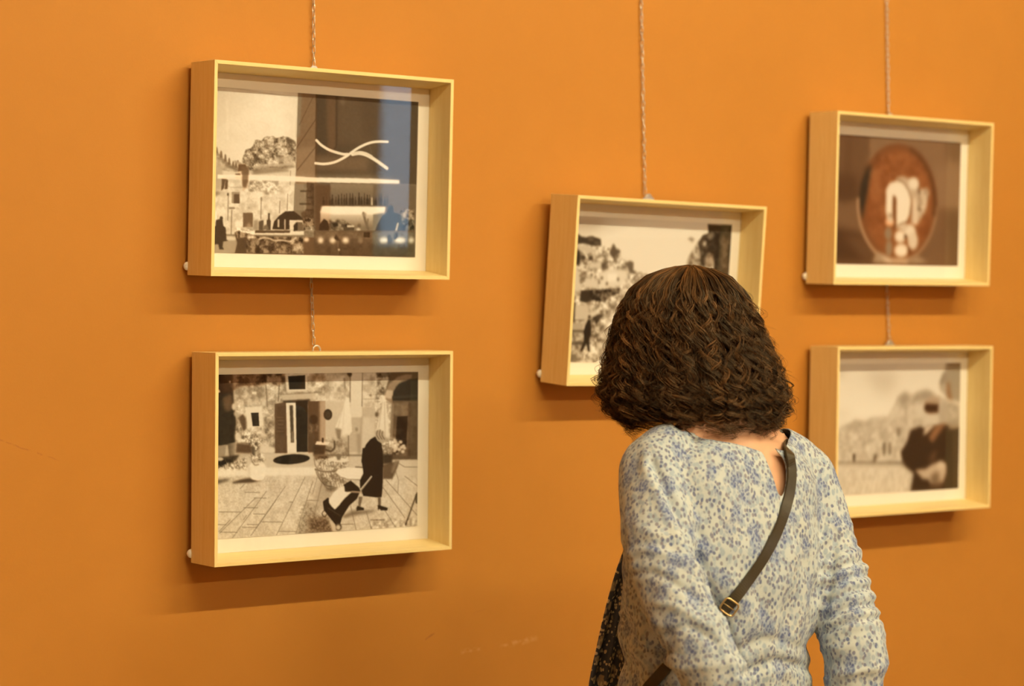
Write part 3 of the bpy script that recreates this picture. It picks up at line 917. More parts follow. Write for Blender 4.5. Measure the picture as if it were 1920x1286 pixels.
    k.poly([(635, 690), (690, 690), (660, 830), (628, 830)], 0.45, soft=0.7)
    k.poly([(905, 700), (950, 695), (950, 830), (910, 820)], 0.42, soft=0.7)
    k.poly([(600, 850), (615, 820), (710, 850), (710, 880), (630, 888), (605, 895)], 0.15, soft=0.6)
    k.poly([(900, 810), (940, 815), (1050, 850), (1040, 885), (950, 885), (925, 860), (910, 890)], 0.14, soft=0.6)
    k.line([(815, 405), (655, 600), (545, 460)], 20, 0.88, soft=0.5)
    k.line([(800, 440), (672, 605)], 12, 0.6, 0.8, 0.4)
    k.poly([(420, 520), (520, 460), (640, 560), (660, 610), (610, 720), (500, 820), (400, 980), (370, 1090), (310, 1100), (140, 880), (125, 760), (200, 700), (290, 870), (430, 620)], 0.14, soft=0.6)
    k.poly([(210, 740), (270, 640), (360, 560), (430, 540), (440, 620), (540, 620), (430, 720), (350, 820), (300, 870), (250, 830), (215, 780)], 0.97, soft=0.7)
    k.line([(540, 620), (670, 628)], 22, 0.7, 0.9, 0.6, warm=0.5)
    k.line([(200, 850), (370, 960)], 12, 0.36, 0.7, 0.6, warm=0.4)
    k.curve([(150, 880), (115, 930), (150, 975), (190, 930)], 12, 0.25, 0.9, 0.5)
    k.ell(345, 1120, 50, 54, 0.3, soft=0.8)
    k.ell(345, 1125, 30, 34, 0.85, soft=1)
    k.poly([(220, 1040), (250, 1030), (310, 1110), (310, 1180), (270, 1180)], 0.82, soft=1)
    k.mottle([(-1500, -1200), (1500, -1200), (1500, 1300), (-1500, 1300)], 0.018, 2.5, 98)
    return k.done()


def print_town():
    k = Ink([(1066.0, 403.4), (1374.2, 420.2), (1357.4, 679.7), (1049.5, 679.1)], 340, 230)
    Z = 0.11666
    k.at(1060, 400, Z)
    k.g[:] = 0.93
    k.grad([(-100, -100), (3000, -100), (3000, 400), (-100, 400)], (800, 100), 0.86, (850, 330), 0.94)
    k.poly([(0, 60), (700, 90), (500, 200), (100, 230)], 0.62, soft=6, alpha=0.7, warm=0.4)  # brown band: the top rail's shadow, painted into the print tone
    town = [(100, 300), (250, 340), (330, 390), (440, 365), (580, 410), (590, 520), (680, 540), (740, 560), (790, 490), (890, 600), (920, 740), (1080, 770), (1100, 900), (1180, 950), (1500, 980), (2000, 1000), (2000, 2500), (-100, 2500)]
    k.poly(town, 0.76, soft=1.0)
    k.mottle(town, 0.26, 9, 3, 1.5, -0.02, 1.4)
    k.mottle(town, 0.12, 4, 4, 1.5, 0, 1.4)
    k.poly([(150, 300), (260, 370), (340, 390), (440, 365), (580, 415), (590, 520), (440, 520), (330, 480), (150, 500)], 0.24, soft=1.0)
    k.poly([(360, 400), (450, 385), (480, 430), (400, 440)], 0.5, soft=1.5, alpha=0.7)
    k.poly([(480, 440), (570, 450), (560, 520), (480, 500)], 0.4, soft=1.5, alpha=0.8)
    k.poly([(220, 500), (420, 540), (520, 590), (500, 640), (350, 630), (220, 570)], 0.80, soft=1.2)
    k.poly([(150, 600), (240, 600), (260, 720), (230, 860), (180, 800)], 0.18, soft=1.2)
    k.ell(300, 710, 40, 36, 0.25, soft=1)
    k.ell(420, 720, 36, 40, 0.27, soft=1)
    k.poly([(720, 640), (740, 580), (790, 480), (830, 570), (900, 600), (890, 640), (820, 670), (810, 790), (780, 720), (740, 680)], 0.36, soft=1.3)
    k.poly([(950, 800), (1060, 760), (1110, 790), (1100, 920), (1180, 960), (1060, 970), (1020, 880)], 0.42, soft=1.3)
    k.poly([(380, 800), (580, 790), (590, 880), (400, 890)], 0.84, soft=1.5)
    k.poly([(590, 790), (700, 800), (640, 900), (590, 900)], 0.36, soft=1.5)
    k.poly([(560, 960), (700, 900), (1000, 900), (1020, 1020), (900, 1180), (560, 1200)], 0.90, soft=2)
    k.poly([(690, 970), (840, 960), (840, 1090), (700, 1090)], 0.96, soft=1.5)
    for x, y in ((310, 1080), (435, 990), (860, 1060), (600, 1040), (550, 1110), (680, 1130)):
        k.ell(x, y, 18, 30, 0.42, soft=1.2)
    k.poly([(150, 850), (230, 900), (240, 1000), (260, 1250), (130, 1250)], 0.84, soft=1.5)
    k.poly([(320, 1060), (540, 1060), (540, 1200), (320, 1200)], 0.86, soft=1.5)
    k.at(1060, 540, Z)
    k.poly([(260, 40), (560, 20), (900, 0), (880, 80), (760, 120), (640, 230), (440, 200), (350, 240), (240, 210)], 0.2, soft=1.0)
    k.mottle([(400, 20), (900, 0), (880, 240), (420, 240)], 0.22, 5, 7, 1, 0.10, 1.5)
    k.poly([(170, 270), (380, 260), (400, 480), (240, 520), (150, 460)], 0.80, soft=1.5)
    k.poly([(400, 380), (550, 360), (560, 440), (430, 470)], 0.86, soft=1.5)
    k.poly([(110, 230), (170, 230), (160, 560), (100, 560)], 0.25, soft=1.2)
    k.poly([(440, 480), (540, 420), (620, 430), (560, 520), (500, 580), (480, 520)], 0.24, soft=1.2)
    k.line([(170, 515), (310, 520)], 18, 0.4, 0.8, 1)
    k.poly([(90, 560), (320, 560), (300, 680), (90, 690)], 0.70, soft=1.5)
    k.poly([(80, 690), (310, 690), (300, 1170), (40, 1170)], 0.62, soft=1.2)
    k.mottle([(40, 690), (640, 690), (640, 1170), (40, 1170)], 0.2, 6, 8, 1.5, -0.02, 1.3)
    k.line([(80, 690), (300, 690)], 26, 0.33, 0.85, 0.8)
    k.line([(70, 890), (290, 885)], 30, 0.33, 0.85, 0.8)
    k.line([(150, 690), (145, 880)], 16, 0.42, 0.7, 0.8)
    k.poly([(70, 1050), (200, 1090), (240, 1180), (40, 1180)], 0.42, soft=2, alpha=0.8)
    k.poly([(560, 700), (800, 500), (900, 700), (800, 1100), (600, 1100)], 0.80, soft=3, alpha=0.7)
    k.ell(590, 960, 90, 110, 0.72, soft=2)
    k.mottle([(400, 500), (2400, 300), (2400, 1180), (400, 1180)], 0.2, 8, 9, 3, 0, 1.2)
    # walking figure
    k.ell(398, 465, 22, 32, 0.3, soft=0.8)
    k.poly([(345, 560), (380, 500), (415, 520), (430, 600), (425, 740), (400, 800), (395, 900), (410, 1020), (375, 1020), (350, 890), (285, 1020), (245, 1010), (310, 850), (310, 760), (300, 720), (325, 620)], 0.13, soft=0.7)
    k.at(1220, 400, Z)
    # rocks and cliff on the right
    k.poly([(560, 900), (620, 700), (700, 560), (760, 480), (850, 350), (940, 330), (940, 1400), (500, 1400)], 0.66, soft=1.5)
    k.mottle([(560, 900), (700, 560), (850, 350), (1330, 200), (1250, 1400), (500, 1400)], 0.22, 8, 10, 1.5, -0.04, 1.4)
    k.poly([(600, 410), (660, 380), (720, 410), (680, 470), (640, 430)], 0.6, soft=1.5)
    k.poly([(930, 170), (1330, 190), (1250, 1500), (1010, 1500), (1030, 800), (960, 620), (800, 600), (780, 480), (850, 350), (940, 320)], 0.21, soft=0.8)
    k.poly([(860, 450), (920, 440), (900, 520), (850, 520)], 0.72, soft=1.5)
    k.poly([(940, 330), (1030, 310), (1010, 420), (930, 420)], 0.48, soft=2, alpha=0.8)
    k.poly([(1150, 330), (1280, 400), (1250, 1100), (1150, 1000)], 0.40, soft=4, alpha=0.8, warm=0.5)
    k.poly([(910, 650), (1020, 640), (1030, 800), (960, 880), (900, 820)], 0.52, soft=2, alpha=0.9, warm=0.3)
    k.poly([(800, 560), (960, 540), (960, 620), (900, 650), (880, 860), (820, 820)], 0.2, soft=1.5, alpha=0.8)
    k.mottle([(800, 350), (1330, 200), (1250, 1400), (800, 1400)], 0.12, 9, 11, 1.5, 0, 1.3)
    return k.done(0.8)


def print_mirror():
    k = Ink([(1548.6, 249.8), (1803.6, 267.6), (1797.4, 498.9), (1542.6, 494.2)], 280, 190)
    Z = 260 / 1920.0
    k.at(1560, 240, Z)
    k.g[:] = 0.40
    k.warm[:] = 1.0
    k.grad([(-300, 0), (540, 100), (540, 1000), (-300, 1000)], (100, 500), 0.34, (540, 500), 0.36)
    k.poly([(540, 60), (1900, 100), (1900, 1100), (500, 1100)], 0.46, soft=3)
    k.poly([(1600, 100), (1800, 100), (1800, 500), (1600, 400)], 0.37, soft=6, alpha=0.8)
    k.poly([(1440, 520), (1780, 560), (1780, 1100), (1460, 1100)], 0.50, soft=6, alpha=0.7)
    k.line([(250, 150), (200, 1000)], 60, 0.28, 0.5, 4)
    k.line([(150, 150), (130, 600)], 60, 0.38, 0.5, 4)
    k.poly([(-200, 600), (360, 650), (380, 1000), (-200, 1000)], 0.27, soft=6)
    k.at(1560, 370, Z)
    k.poly([(-200, 350), (450, 500), (620, 900), (-200, 920)], 0.24, soft=5)
    k.poly([(150, 520), (430, 560), (600, 820), (480, 880)], 0.36, soft=6, alpha=0.8)
    k.poly([(1600, 200), (1780, 200), (1770, 950), (1600, 950)], 0.33, soft=6, alpha=0.8)
    k.poly([(1300, 700), (1600, 400), (1600, 950), (1150, 950)], 0.40, soft=8, alpha=0.7)
    k.at(1560, 240, Z)
    # the oval, thin pale rim
    C, Rr = (915, 1035), (545, 815)
    k.ell(*C, Rr[0], Rr[1], 0.34, soft=2, warm=1.8)
    k.ell(C[0] + 20, C[1] + 10, Rr[0] - 55, Rr[1] - 50, 0.42, soft=6, warm=2.4)
    k.poly([(560, 500), (480, 560), (400, 800), (380, 1000), (420, 1300), (480, 1000), (530, 700)], 0.17, soft=3, warm=0)
    k.mottle([(480, 350), (1300, 350), (1380, 1500), (500, 1500)], 0.06, 16, 5, 4)
    arc = [(C[0] + Rr[0] * math.cos(a), C[1] + Rr[1] * math.sin(a)) for a in np.linspace(3.2, 1.75, 14)]
    k.line(arc, 42, 0.60, 0.85, 1.2, warm=1.2)
    arc = [(C[0] + Rr[0] * math.cos(a), C[1] + Rr[1] * math.sin(a)) for a in np.linspace(0.1, 1.3, 14)]
    k.line(arc, 46, 0.53, 0.8, 1.4, warm=1.2)
    arc = [(C[0] + (Rr[0] - 25) * math.cos(a), C[1] + (Rr[1] - 25) * math.sin(a)) for a in np.linspace(-1.2, 0.2, 14)]
    k.line(arc, 50, 0.27, 0.7, 2, warm=1.4)
    # pale blossoms and a curved cup
    k.at(1560, 240, Z)
    k.poly([(890, 700), (980, 670), (1060, 690), (1180, 690), (1215, 780), (1200, 850), (1340, 830), (1360, 900), (1300, 1160), (1190, 1330), (1100, 1330), (1120, 1000)], 0.72, soft=2, warm=0.5)
    k.ell(1140, 770, 70, 82, 0.90, soft=1.8, warm=0.2)
    k.ell(970, 720, 70, 40, 0.70, soft=2, warm=0.6)
    k.poly([(760, 1000), (760, 850), (810, 760), (900, 730), (1000, 760), (1070, 860), (1110, 1000), (1090, 1180), (1030, 1330), (900, 1400), (900, 1000), (860, 930), (850, 1100), (860, 1230), (840, 1320), (780, 1280), (755, 1150)], 0.92, soft=1.6, warm=0.2)
    k.poly([(860, 930), (900, 960), (890, 1400), (870, 1400), (850, 1250)], 0.36, soft=1.5, warm=1.8)
    k.curve([(900, 700), (1000, 760), (1070, 870), (1110, 1020), (1090, 1180)], 16, 0.45, 0.7, 0.9, warm=1)
    k.poly([(1130, 1000), (1180, 950), (1200, 1100), (1190, 1340), (1140, 1330)], 0.85, soft=1.8)
    k.poly([(1200, 1080), (1240, 1100), (1240, 1150), (1200, 1150)], 0.36, soft=2)
    k.mottle([(1190, 820), (1350, 850), (1310, 1180), (1190, 1180)], 0.16, 8, 6, 2)
    k.line([(1210, 850), (1225, 900)], 30, 0.4, 0.8, 1.2)
    k.at(1560, 370, Z)
    k.ell(810, 340, 60, 60, 0.82, soft=2)
    k.ell(815, 250, 26, 22, 0.42, soft=2, warm=1)
    for x, y, a, b, v in ((955, 540, 75, 90, 0.92), (1085, 470, 85, 100, 0.90), (1130, 600, 70, 130, 0.84), (970, 735, 95, 95, 0.92), (1000, 420, 60, 50, 0.82), (790, 500, 50, 90, 0.55), (800, 700, 45, 110, 0.55)):
        k.ell(x, y, a, b, v, soft=2.2, warm=0.3)
    k.ell(1030, 545, 22, 34, 0.32, soft=1.5)
    k.poly([(1060, 680), (1110, 740), (1090, 800), (1060, 780)], 0.36, soft=1.5)
    k.curve([(880, 420), (960, 370), (1060, 330)], 16, 0.4, 0.7, 1, warm=1)
    k.poly([(640, 760), (760, 800), (830, 850), (1120, 850), (1180, 810), (1350, 900), (560, 900)], 0.62, soft=3, warm=0.6)
    k.poly([(680, 800), (820, 850), (1060, 860), (1060, 910), (760, 900)], 0.82, soft=2.5, alpha=0.8)
    return k.done(1.3)


def print_coat():
    k = Ink([(1549.4, 682.9), (1802.7, 680.1), (1798.4, 915.6), (1545.2, 931.7)], 280, 190)
    Z = 260 / 1920.0
    k.at(1560, 660, Z)
    k.grad([(-200, 0), (1900, 0), (1900, 1500), (-200, 1500)], (300, 200), 0.90, (300, 800), 0.95)
    k.poly([(440, 260), (900, 260), (880, 540), (640, 560), (540, 400)], 0.80, soft=10, alpha=0.8)
    k.poly([(80, 250), (220, 260), (160, 340), (80, 340)], 0.78, soft=5, alpha=0.8)
    k.poly([(80, 800), (300, 820), (220, 900), (80, 900)], 0.86, soft=6, alpha=0.8)
    hill = [(60, 1080), (220, 1000), (330, 940), (480, 960), (560, 900), (780, 880), (860, 760), (920, 620), (1020, 550), (1100, 600), (1180, 550), (1330, 520), (1440, 580), (1620, 660), (1620, 1500), (60, 1500)]
    k.poly(hill, 0.80, soft=1.8)
    k.mottle(hill, 0.07, 13, 3, 3, 0.0, 1.1)
    k.poly([(930, 640), (1020, 560), (1100, 600), (1060, 720), (960, 720)], 0.62, soft=4, alpha=0.8)
    k.poly([(1100, 740), (1130, 620), (1190, 560), (1330, 530), (1440, 590), (1350, 660), (1180, 680)], 0.62, soft=3, alpha=0.8)
    k.line([(1030, 760), (1040, 1000)], 34, 0.68, 0.8, 2)
    k.poly([(230, 1030), (330, 960), (420, 1000), (380, 1090), (240, 1090)], 0.62, soft=4, alpha=0.8)
    k.at(1560, 790, Z)
    town = [(60, 100), (1000, 0), (1050, 200), (950, 560), (60, 580)]
    k.poly(town, 0.82, soft=7, alpha=0.7)
    k.mottle(town, 0.085, 8, 4, 7, -0.01, 1.2)
    k.rect(905, 90, 960, 210, 0.55, soft=1.8)
    k.rect(715, 290, 748, 470, 0.42, soft=1.5)
    k.rect(795, 290, 830, 460, 0.48, soft=1.5)
    k.rect(300, 450, 330, 560, 0.25, soft=1.2)
    k.poly([(580, 560), (600, 460), (640, 450), (610, 560)], 0.33, soft=1.8)
    k.line([(420, 320), (600, 250)], 30, 0.65, 0.7, 2)
    k.poly([(40, 590), (960, 600), (1130, 700), (1100, 960), (1100, 1100), (0, 1100)], 0.86, soft=2.5)
    k.mottle([(40, 640), (1120, 640), (1120, 1060), (0, 1060)], 0.06, 6, 5, 3)
    for i in range(16):
        x = 60 + i * 66
        k.line([(x, 1040), (x + 130 - i * 6, 700)], 16, 0.72, 0.45, 1.5)
    # the man
    k.at(1560, 660, Z)
    k.poly([(1600, 150), (1800, 130), (1800, 700), (1700, 680), (1600, 640), (1560, 560), (1510, 520), (1505, 400), (1560, 300)], 0.62, soft=2.5)
    k.poly([(1600, 150), (1800, 140), (1790, 230), (1620, 230)], 0.50, soft=3, warm=0.5)
    k.poly([(1600, 430), (1640, 420), (1650, 560), (1680, 670), (1620, 640), (1600, 540)], 0.45, soft=2.5, warm=1.6)
    k.poly([(1520, 430), (1590, 450), (1590, 560), (1530, 540)], 0.74, soft=3)
    k.line([(1560, 300), (1520, 430)], 30, 0.5, 0.7, 2)
    k.poly([(1240, 700), (1400, 620), (1520, 640), (1500, 700), (1300, 720)], 0.66, soft=2.5, warm=0.6)
    k.poly([(1520, 700), (1640, 680), (1780, 720), (1780, 1040), (1500, 1040), (1480, 860)], 0.72, soft=2.5)
    k.mottle([(1600, 700), (1780, 700), (1780, 1000), (1600, 1000)], 0.08, 9, 7, 2)
    k.poly([(1280, 770), (1310, 710), (1490, 720), (1480, 850), (1360, 860), (1300, 820)], 0.2, soft=1.8, warm=1.0)
    k.poly([(1330, 860), (1480, 850), (1470, 1000), (1300, 1040), (1270, 940)], 0.84, soft=2.5)
    k.at(1560, 790, Z)
    k.poly([(1100, 120), (1230, 70), (1300, 100), (1350, 60), (1500, 60), (1620, 40), (1780, 80), (1770, 930), (1100, 960), (1150, 720), (1050, 640), (980, 540), (960, 420), (1040, 300)], 0.19, soft=1.8, warm=0.5)
    k.poly([(1270, 200), (1300, 80), (1380, 40), (1430, 60), (1330, 160)], 0.82, soft=1.8)
    k.poly([(1350, 220), (1440, 60), (1600, 20), (1520, 130), (1400, 300)], 0.48, soft=2.2, warm=1.6)
    k.poly([(1600, -10), (1770, -10), (1770, 100), (1640, 110)], 0.62, soft=2.5)
    k.poly([(1330, 540), (1400, 430), (1470, 400), (1430, 560)], 0.34, soft=3, alpha=0.8, warm=1)
    k.poly([(1680, 150), (1780, 120), (1770, 920), (1680, 920)], 0.27, soft=4, alpha=0.8, warm=0.5)
    k.poly([(1160, 670), (1300, 660), (1400, 590), (1520, 555), (1590, 590), (1595, 700), (1550, 850), (1480, 880), (1380, 860), (1340, 800), (1270, 800), (1200, 720)], 0.74, soft=2, warm=0.4)
    k.poly([(1380, 860), (1370, 760), (1460, 690), (1500, 740), (1480, 860)], 0.46, soft=3, warm=0.4)
    k.poly([(1400, 850), (1560, 820), (1540, 920), (1360, 920)], 0.36, soft=3, alpha=0.8, warm=0.8)
    k.ell(1520, 610, 55, 50, 0.84, soft=2.5)
    return k.done(1.2)


PRINTS = {1: print_bar, 2: print_walker, 3: print_town, 4: print_mirror, 5: print_coat}

# ------------------------------------------------------------------ the five box frames
def wood(name, stretch):
    t = NT(name)
    c = t.coord(stretch)
    g = t.noise(c, 9.0, 6, 0.65)
    g2 = t.noise(c, 60.0, 3, 0.6)
    a = t.mix(t.ramp(g, [(0.3, (0, 0, 0)), (0.72, (1, 1, 1))]), (0.82, 0.63, 0.27, 1), (0.89, 0.72, 0.36, 1))
    a = t.mix(t.math('MULTIPLY', t.ramp(g2, [(0.5, (0, 0, 0)), (0.8, (1, 1, 1))]), 0.35), a, (0.74, 0.54, 0.21, 1))
    t.base(a)
    t.set(Roughness=0.45)
    t.b.inputs['Specular IOR Level'].default_value = 0.3
    t.bump(g2, 0.06, 0.0006)
    return t.m


M_WOODH = wood('pale_wood_rail', (1, 14, 14))
M_WOODV = wood('pale_wood_stile', (14, 14, 1))
M_BOARD = plain('white_mount_board', (0.86, 0.84, 0.79), 0.85, spec=0.15, var=0.01)
M_FELT = plain('white_felt', (0.85, 0.82, 0.76), 0.9)
M_STEEL = plain('zinc_steel', (0.62, 0.60, 0.56), 0.32, 0.9)
t = NT('print_ink')
at_ = t.n('ShaderNodeAttribute', attribute_name='ink')
t.base(at_.outputs['Color'])
t.set(Roughness=0.7)
t.b.inputs['Specular IOR Level'].default_value = 0.15
M_PRINT = t.m

FW, FH, FD, FT = 0.5447, 0.40, 0.0918, 0.0070
GD = 0.0705                 # how deep the picture lies behind the front rim
PHW = 0.2378                # half the width of a print
DRAFT = 0.0090              # the rails thicken towards the back by this much above and below


def picture_frame(idx, x, z, roll, tilt, label, phh=0.1566, bumpers=True, hook='ring'):
    M = Matrix.Translation((x, -0.012 - abs(math.sin(tilt)) * FH / 2, CAM_Z + z)) @ Matrix.Rotation(roll, 4, 'Y') @ Matrix.Rotation(tilt, 4, 'X')
    e = empty('picture_frame', M)
    tag(e, label, 'picture frame', 'box framed photographs on the orange wall')
    hw, hh, t_, d = FW / 2, FH / 2, FT, FD
    back = -0.002
    for s, nm in ((1, 'top_rail'), (-1, 'bottom_rail')):
        # mitred rail, its inner face sloping a little
        v = [(-hw, -d, s * hh), (hw, -d, s * hh), (hw, back, s * hh), (-hw, back, s * hh),
             (-hw + t_, -d, s * (hh - t_)), (hw - t_, -d, s * (hh - t_)),
             (hw - t_, -d + GD, s * (hh - t_ - DRAFT)), (-hw + t_, -d + GD, s * (hh - t_ - DRAFT)),
             (hw - t_, back, s * (hh - t_ - DRAFT)), (-hw + t_, back, s * (hh - t_ - DRAFT))]
        f = [(0, 1, 2, 3), (0, 4, 5, 1), (4, 7, 6, 5), (7, 9, 8, 6), (3, 2, 8, 9), (0, 3, 9, 7, 4), (1, 5, 6, 8, 2)]
        bm = bmesh.new()
        bv = [bm.verts.new(p) for p in v]
        for q in f:
            bm.faces.new([bv[i] for i in q])
        bm_obj(nm, bm, M_WOODH, e, 0.0006)
    for s in (-1, 1):
        v = [(s * hw, -d, hh), (s * hw, -d, -hh), (s * hw, back, -hh), (s * hw, back, hh),
             (s * (hw - t_), -d, hh - t_), (s * (hw - t_), -d, -hh + t_), (s * (hw - t_), back, -hh + t_), (s * (hw - t_), back, hh - t_)]
        f = [(0, 1, 2, 3), (0, 4, 5, 1), (4, 7, 6, 5), (3, 2, 6, 7), (0, 3, 7, 4), (1, 5, 6, 2)]
        bm = bmesh.new()
        bv = [bm.verts.new(p) for p in v]
        for q in f:
            bm.faces.new([bv[i] for i in q])
        bm_obj('side_rail', bm, M_WOODV, e, 0.0006)
    ix, iz = hw - t_ - 0.0003, hh - t_ - DRAFT - 0.0003
    box('mount_board', (-ix, -d + GD + 0.0035, -iz), (ix, back - 0.001, iz), M_BOARD, e)
    box('glass_pane', (-ix, -d + GD - 0.0012, -iz), (ix, -d + GD + 0.0008, iz), M_GLASS, e)
    # the print: a sheet on the board, its tones held on a fine grid
    ink = PRINTS[idx]()
    ny, nx = ink.shape[:2]
    xs = np.linspace(-PHW, PHW, nx)
    zs = np.linspace(phh, -phh, ny)
    gx, gz = np.meshgrid(xs, zs)
    yy = -d + GD + 0.0024
    V = np.stack([gx.ravel(), np.full(gx.size, yy), gz.ravel()], 1)
    ii = np.arange(nx * ny).reshape(ny, nx)
    Fq = np.stack([ii[:-1, :-1], ii[1:, :-1], ii[1:, 1:], ii[:-1, 1:]], -1).reshape(-1, 4)
    # close the sheet at the back
    nb = len(V)
    V = np.concatenate([V, np.array([(-PHW, yy + 0.001, phh), (PHW, yy + 0.001, phh), (PHW, yy + 0.001, -phh), (-PHW, yy + 0.001, -phh)])])
    Fq = np.concatenate([Fq, np.array([[nb, nb + 1, nb + 2, nb + 3]])])
    me = np_mesh('print', V, Fq)
    cl = np.ones((len(V), 4), np.float32)
    cl[:nb, :3] = ink.reshape(-1, 3)
    at = me.color_attributes.new('ink', 'FLOAT_COLOR', 'POINT')
    at.data.foreach_set('color', cl.ravel())
    link_mesh('print', me, M_PRINT, e)
    for s in (-1, 1):
        Vb, Fb = tube([(s * (hw - 0.003), -0.003, -hh + 0.017), (s * (hw - 0.003), 0.004, -hh + 0.017), (s * (hw - 0.003), 0.0075, -hh + 0.017), (s * (hw - 0.003), 0.009, -hh + 0.017)],
                      [0.0085, 0.0085, 0.0068, 0.0025], 18)
        link_mesh('wall_bumper', mesh_from('wall_bumper', Vb, Fb), M_FELT, e, True)
    hz = hh
    yh = -0.010
    if hook == 'ring':
        pts = [(0.0085 * math.cos(a), yh, hz + 0.002 + 0.0085 * math.sin(a)) for a in np.linspace(-0.5, math.pi + 0.5, 15)]
        V, Fc = tube(pts, 0.0019, 8)
        link_mesh('hanging_ring', mesh_from('hanging_ring', V, Fc), M_STEEL, e, True)
    else:
        v2 = [(-0.016, hz - 0.004), (0.016, hz - 0.004), (0.016, hz + 0.002), (0.008, hz + 0.009), (0.004, hz + 0.013), (-0.004, hz + 0.013), (-0.008, hz + 0.009), (-0.016, hz + 0.002)]
        n = len(v2)
        V = [(a, yh + 0.0080, b) for a, b in v2] + [(a, yh + 0.0098, b) for a, b in v2]
        Fc = [tuple(range(n)), tuple(range(2 * n - 1, n - 1, -1))] + [(i, (i + 1) % n + 0, (i + 1) % n + n, i + n) for i in range(n)]
        link_mesh('hanger_plate', mesh_from('hanger_plate', V, Fc), M_STEEL, e)
        pts = [(0.0065 * math.cos(a), yh + 0.009, hz + 0.004 + 0.0065 * math.sin(a)) for a in np.linspace(0, 2 * math.pi, 17)]
        V, Fc = tube(pts, 0.0014, 8)
        link_mesh('hanging_ring', mesh_from('hanging_ring', V, Fc), M_STEEL, e, True)
    return M


FM = {}
FM[1] = picture_frame(1, 2.2688, 0.1710, -0.0024, 0.0032, 'pale wood box frame with a photograph of crossed curved light tubes above a bar', hook='plate')
FM[2] = picture_frame(2, 2.2824, -0.3741, -0.0011, -0.0252, 'pale wood box frame with a photograph of a black-clad walker pulling a trolley', hook='ring')
FM[3] = picture_frame(3, 3.1236, -0.0453, 0.0094, 0.0450, "pale wood box frame hanging alone beyond the woman's head, photograph of a hillside town", hook='plate')
FM[4] = picture_frame(4, 3.9052, 0.1789, -0.0065, 0.0007, 'pale wood box frame with a brown photograph of an oval mirror and pale blossoms', 0.1525, hook='plate')
FM[5] = picture_frame(5, 3.9269, -0.3688, 0.0007, -0.0167, 'pale wood box frame with a photograph of a blurred man in a coat', hook='plate')

# ------------------------------------------------------------------ hanging chains, link by link
bm = bmesh.new()
nu, nv = 14, 6
LL, LWd, WR = 0.0181, 0.0072, 0.00085     # length, width and wire radius of a link
ring = []
for i in range(nu):
    a = 2 * math.pi * i / nu
    ca, sa = math.cos(a), math.sin(a)
    r = (LWd / 2 - WR)
    cz = (LL / 2 - WR - r) * (1 if sa > 1e-6 else (-1 if sa < -1e-6 else 0))
    ctr = Vector((r * ca, 0, cz + r * sa))
    nrm = Vector((ca, 0, sa))
    ring.append([bm.verts.new(ctr + nrm * (WR * math.cos(b)) + Vector((0, WR * math.sin(b), 0))) for b in [2 * math.pi * j / nv for j in range(nv)]])
for i in range(nu):
    for j in range(nv):
        bm.faces.new([ring[i][j], ring[(i + 1) % nu][j], ring[(i + 1) % nu][(j + 1) % nv], ring[i][(j + 1) % nv]])
bmesh.ops.recalc_face_normals(bm, faces=bm.faces)
LINK = bpy.data.meshes.new('link')
bm.to_mesh(LINK)
bm.free()
LINK.materials.append(M_STEEL)
LINK.polygons.foreach_set('use_smooth', [True] * len(LINK.polygons))
PITCH_L = 0.0136


def chain(pts, label):
    """pts run from the rail down to the last hook"""
    P = [Vector(p) for p in pts]
    e = empty('hanging_chain', Matrix.Translation(P[-1]))
    tag(e, label, 'chain', 'chains the framed photographs hang from')
    k = 0
    acc = PITCH_L / 2
    for a, b in zip(P[:-1], P[1:]):
        L = (b - a).length
        d = (b - a) / L
        while acc < L:
            o = bpy.data.objects.new('link', LINK)
            COL.objects.link(o)
            o.parent = e
            tw = random.uniform(-0.25, 0.25) + (math.pi / 2 if k % 2 else 0) + 0.45
            o.matrix_local = Matrix.Translation(a + d * acc - P[-1]) @ Matrix.Rotation(tw, 4, 'Z') @ Matrix.Rotation(random.uniform(-0.06, 0.06), 4, 'Y')
            acc += PITCH_L
            k += 1
        acc -= L


def top_of(p, q):
    """carry the line q -> p on up to the picture rail"""
    s = (2.615 - p.z) / (p.z - q.z)
    r = p + (p - q) * s
    return Vector((r.x, -0.0072, 2.615))


def hookpt(i, dz):
    return FM[i] @ Vector((0, -0.0, FH / 2 + dz))


a1, a2 = measured(588, 10, -0.0072), measured(588.5, 118, -0.0072)
b1, b2 = measured(583.5, 528, -0.0072), measured(588.5, 648, -0.0074)
chain([top_of(a1, a2), a2, b1, b2], 'steel chain above and below the frame with the crossed light tubes')
a1, a2 = measured(1202.5, 5, -0.0072), measured(1209.5, 366, -0.0074)
chain([top_of(a1, a2), a2], "steel chain holding the lone frame beyond the woman's head")
a1, a2 = measured(1663, 5, -0.0072), measured(1666, 210, -0.0072)
b1, b2 = measured(1663, 540, -0.0072), measured(1668, 645, -0.0074)
chain([top_of(a1, a2), a2, b1, b2], 'steel chain above and below the frame with the oval mirror')

# ------------------------------------------------------------------ the woman looking at the pictures
# her own axes: a = to the right, b = away from the camera, z = up, origin on the floor between her feet;
# outlines were measured on the photograph and placed at their own distances
Z0 = 3.75
FH_ = Vector((math.sin(YAW), math.cos(YAW), 0))
RH_ = Vector((math.cos(YAW), -math.sin(YAW), 0))
A0 = 0.36
ORG = Vector((CAM.x, CAM.y, 0)) + FH_ * Z0 + RH_ * A0
PM = Matrix(((RH_.x, FH_.x, 0, ORG.x), (RH_.y, FH_.y, 0, ORG.y), (0, 0, 1, 0), (0, 0, 0, 1)))


def L(u, v, b=0.0):
    d = FWD + RIGHT * ((u - 960) / F_PX) + UPV * ((643 - v) / F_PX)
    p = CAM + d * ((Z0 + b) / d.dot(FH_))
    q = p - ORG
    return np.array((q.dot(RH_), b, p.z))


_cl = Vector((-A0, -Z0, CAM_Z))


